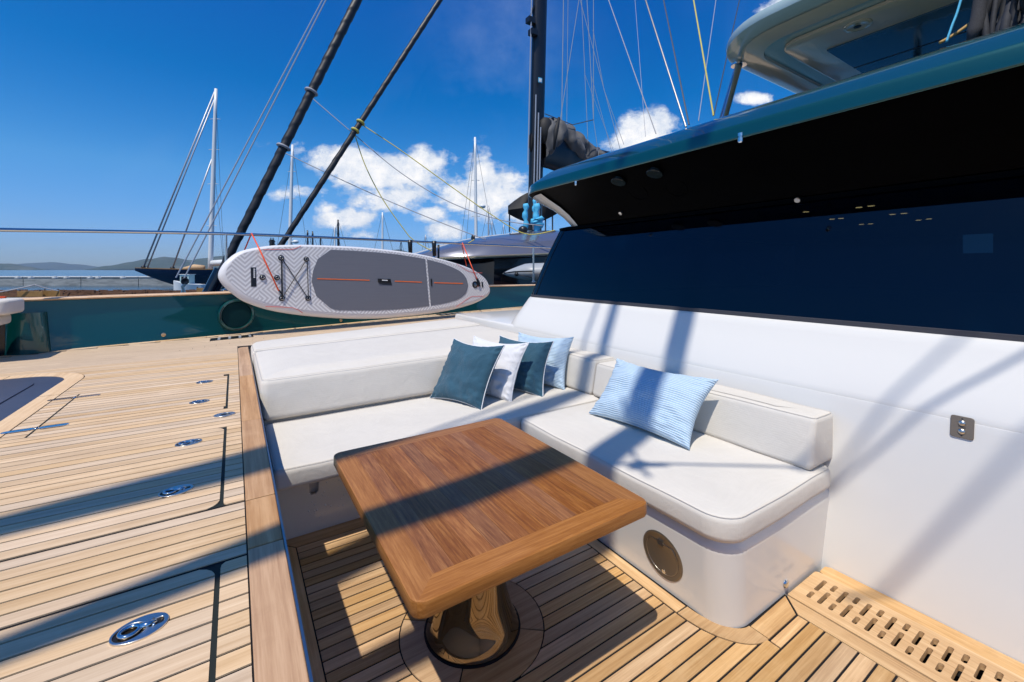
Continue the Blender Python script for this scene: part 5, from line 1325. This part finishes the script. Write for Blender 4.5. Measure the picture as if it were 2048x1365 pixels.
pillow('small light blue striped pillow at the far right end of the row of four', CF(-.04, 3.90, -1.01), CF(.441, 3.60, -1.01), CF(.061, 4.07, -.589), .15, M['stripes'], None, 9.2, G1)
pillow('big light blue striped pillow alone against the right back cushion', CF(.542, 2.98, -1.00), CF(.993, 2.375, -1.00), CF(.775, 3.125, -.645), .19, M['stripes'], None, 12.5, G1)

# ------------------------------------------------------------------ table
tb = thing('table', 'low square varnished teak table on a polished conical steel pedestal', 'table', None, (.858, 1.635, ZF))
tx0, tx1, ty0, ty1 = .393, 1.323, 1.075, 2.19; ZT = -.876; RW = .088; CR = .042; TT = .052
nst = 11
for k in range(nst):
    a = tx0 + RW + (tx1 - tx0 - 2 * RW) * k / nst; b = tx0 + RW + (tx1 - tx0 - 2 * RW) * (k + 1) / nst
    MB().box(a + .0003, b - .0003, ty0 + RW + .0004, ty1 - RW - .0004, ZT - .03, ZT + R.uniform(-.0002, .0001)).build('stave', M['tab_y'], tb)
def rim(name, corner_pts, mat):
    return corner_pts
full = rr(tx0, tx1, ty0, ty1, CR, 8)
prf = [(.010, ZT - TT), (.003, ZT - TT + .004), (0, ZT - TT + .012), (0, ZT - .008), (.002, ZT - .002), (.007, ZT)]
def rimpiece(sel_, inner, mat):
    """sel_: indices along the outer outline; inner: two inner corner points"""
    rgs_ = []
    for d, z in prf:
        o_ = rr(tx0 + d, tx1 - d, ty0 + d, ty1 - d, CR - d, 8)
        rgs_.append([Vector((*o_[i], z)) for i in sel_])
    m = MB(); m.rings(rgs_, False, False, False)
    top_ = rgs_[-1]; bot_ = rgs_[0]
    ti = [Vector((*p, ZT)) for p in inner]; bi = [Vector((*p, ZT - TT)) for p in inner]
    m.add(top_ + ti, [tuple(range(len(top_) + len(ti)))]); m.add(bot_ + bi, [tuple(range(len(bot_) + len(bi)))])
    m.add([ti[0], ti[1], bi[1], bi[0]], [(0, 1, 2, 3)])
    o_ = mk('rim_board', m.v, m.f, mat, tb, True, 35); return o_
i00, i10, i11, i01 = (tx0 + RW, ty0 + RW), (tx1 - RW, ty0 + RW), (tx1 - RW, ty1 - RW), (tx0 + RW, ty1 - RW)
rimpiece(list(range(4, 9)) + list(range(9, 14)), [i10, i00], M['tab_x'])
rimpiece(list(range(13, 18)) + list(range(18, 23)), [i11, i10], M['tab_ry'])
rimpiece(list(range(22, 27)) + list(range(27, 32)), [i01, i11], M['tab_x'])
rimpiece(list(range(31, 36)) + list(range(0, 5)), [i00, i01], M['tab_ry'])
MB().box(tx0 + .03, tx1 - .03, ty0 + .03, ty1 - .03, ZT - .05, ZT - .031).build('core_panel', M['tab_y'], tb)
m = MB(); pc = [(.196, 0), (.198, .004), (.197, .012), (.175, .05), (.150, .14), (.128, .26), (.112, .38), (.105, .50), (.104, -(ZF - ZT) - TT)]
m.lathe((.858, 1.635, ZF), (0, 0, 1), pc, 56); m.build('pedestal', M['mirror'], tb, True, 60)
m = MB(); m.lathe((.858, 1.635, ZF), (0, 0, 1), [(.204, -.002), (.204, .004), (.199, .006)], 56); m.build('base_seal', M['caulk'], tb)

# ------------------------------------------------------------------ switch plate on the white wall
sw = thing('switch_plate', 'square metal wall plate with two dome push buttons marked TABLE', 'switch plate')
ws_ = Vector((.179, 0, .984)).normalized()  # up along the sloping wall
nw = Vector((-.984, 0, .179)).normalized(); yv = Vector((0, -1, 0))
sc_ = onX(1923, 856, 2.695); sc_ = Vector((2.6935, sc_.y, sc_.z))
wx_ = 2.640 + (sc_.z + 1.06) * .1817; sc_.x = wx_
def SW(a, b, n_): return sc_ + yv * a + ws_ * b + nw * n_
m = MB(); m.rings([[SW(p[0], p[1], n_) for p in rr(-.037 + d, .037 - d, -.047 + d, .047 - d, .010, 5)] for d, n_ in ((0, -.002), (0, .003), (.0015, .005))]); m.build('plate', M['plate'], sw, True, 30)
for b in (.018, -.018):
    m = MB(); m.lathe(SW(.0, b, .004), nw, [(.0125, 0), (.0125, .003), (.0105, .006), (.006, .008), (.001, .0085)], 22); m.build('push_button', M['latch_steel'], sw, True, 40)
def text(body, size, place, rot, parent, mat):
    cu = bpy.data.curves.new('lettering_curve', 'FONT'); cu.body = body; cu.size = size; cu.align_x = 'CENTER'; cu.align_y = 'CENTER'; cu.extrude = .0002; cu.materials.append(mat)
    tmp = bpy.data.objects.new('tmp', cu); COL.objects.link(tmp); bpy.context.view_layer.update()
    me_ = bpy.data.meshes.new_from_object(tmp.evaluated_get(bpy.context.evaluated_depsgraph_get())); bpy.data.objects.remove(tmp)
    o_ = bpy.data.objects.new('lettering', me_); COL.objects.link(o_); o_.parent = parent
    mt = Matrix((rot[0], rot[1], rot[2])).transposed().to_4x4(); mt.translation = place; o_.matrix_world = mt; return o_
text('TABLE', .0085, SW(0, .0, .0054), (yv, ws_, nw), sw, M['black'])
for b, s_ in ((.037, 1), (-.037, -1)):
    MB().rings([[SW(-.004, b - .003 * s_, n_), SW(.004, b - .003 * s_, n_), SW(0, b + .003 * s_, n_)] for n_ in (.004, .0056)]).build('arrow_mark', M['black'], sw)

# ------------------------------------------------------------------ own forestays above the foredeck (out of frame; they shade the cockpit)
def ownstay(name, lab, pts, rads):
    m = MB(); m.tube(pts, rads, 16); o_ = m.build(name, M['sailcloth'], None, True); tag(o_, lab, 'furled sail', 'own furled headsails'); return o_
def shadow_line(pts2, zf):
    """points on eye level that the stay must shade -> 3D stay points at height z"""
    out = []
    for (x, y), z in zip(pts2, zf): out.append(Vector((x - .41 * z, y - .247 * z, z)))
    return out
SH = []
p1 = shadow_line([(-2.2, 1.58), (-.96, 1.84), (-.32, 1.93), (.9, 2.17), (2.08, 2.44), (2.46, 2.56), (2.79, 2.70), (4.5, 3.2)], [4.2, 5.5, 6.2, 7.5, 8.8, 9.2, 9.55, 11.4])
ownstay('furled_genoa', 'outer furled black headsail of this yacht, above the foredeck out of view', p1, [.05, .09, .14, .12, .07, .055, .05, .04])
p2 = shadow_line([(-2.2, .84), (-.76, 1.17), (-.2, 1.285), (.4, 1.31), (1.06, 1.38), (1.8, 1.60), (2.47, 1.85), (2.78, 1.967), (4.5, 2.45)], [2.2, 3.6, 4.2, 4.9, 5.6, 6.3, 7.0, 7.3, 9.0])
ownstay('furled_staysail', 'inner furled black staysail of this yacht, above the foredeck out of view', p2, [.03, .055, .09, .105, .11, .095, .085, .085, .07])
m = MB(); m.tube(shadow_line([(-1, 1.9), (.5, 2.25), (2.5, 2.82), (2.8, 2.93), (4, 3.3)], [5.5, 7.5, 9.5, 9.8, 11]), .02, 6); o = m.build('spare_halyard', M['wire']); tag(o, 'thin halyard beside the outer headsail, above the foredeck out of view', 'rigging')
# two thin lines that stripe the right-hand wall
def thru(pa, pb, za, zb, r, nm, lab):
    A = Vector(pa) - SUN * za; B = Vector(pb) - SUN * zb; d = B - A
    m = MB(); m.tube([A - d * .6, B + d * 1.5], r, 8); o_ = m.build(nm, M['wire']); tag(o_, lab, 'rigging')
thru(onX(1786, 1180, 2.60), onX(2022, 909, 2.68), 9.0, 10.5, .02, 'mooring_line', 'thin line over the cockpit whose shadow crosses the white wall')
thru(onX(1700, 905, 2.66), onX(1915, 690, 2.93), 8.5, 10.0, .014, 'guy_line', 'thinner line over the cockpit whose shadow runs up to the window sill')
thru(onZ(1290, 930, ZS), onZ(1600, 938, ZS), 6.0, 6.0, .012, 'sheet_line', 'slack sheet above the right bench out of view')

bk = onZ(1275, 932, ZS) - SUN * 6.0
m = MB(); m.ball(bk, .05, 1.3, .8, 1, 6); m.tube([bk, bk + Vector((.12, -.10, 0))], [.03, .012], 6); m.tube([bk, bk + Vector((-.05, -.12, 0))], [.02, .012], 6); m.tube([bk, bk + Vector((.22, .35, .5))], .012, 6)
tag(m.build('pulley_block', M['black'], None, True), 'pulley block on the slack sheet above the right bench out of view', 'pulley block')
# ------------------------------------------------------------------ sea air
hz = bpy.data.materials.new('sea_haze'); hz.use_nodes = True; ht_ = hz.node_tree; ht_.nodes.clear()
pv = ht_.nodes.new('ShaderNodeVolumePrincipled'); pv.inputs['Color'].default_value = (.62, .80, 1.0, 1); pv.inputs['Density'].default_value = 4.5e-5; pv.inputs['Anisotropy'].default_value = .2
ho = ht_.nodes.new('ShaderNodeOutputMaterial'); ht_.links.new(pv.outputs[0], ho.inputs['Volume'])
o = MB().box(-9500, 9500, -9500, 9500, -6, 255).build('haze', hz); o['kind'] = 'stuff'
S.cycles.volume_bounces = 0; S.cycles.volume_max_steps = 64
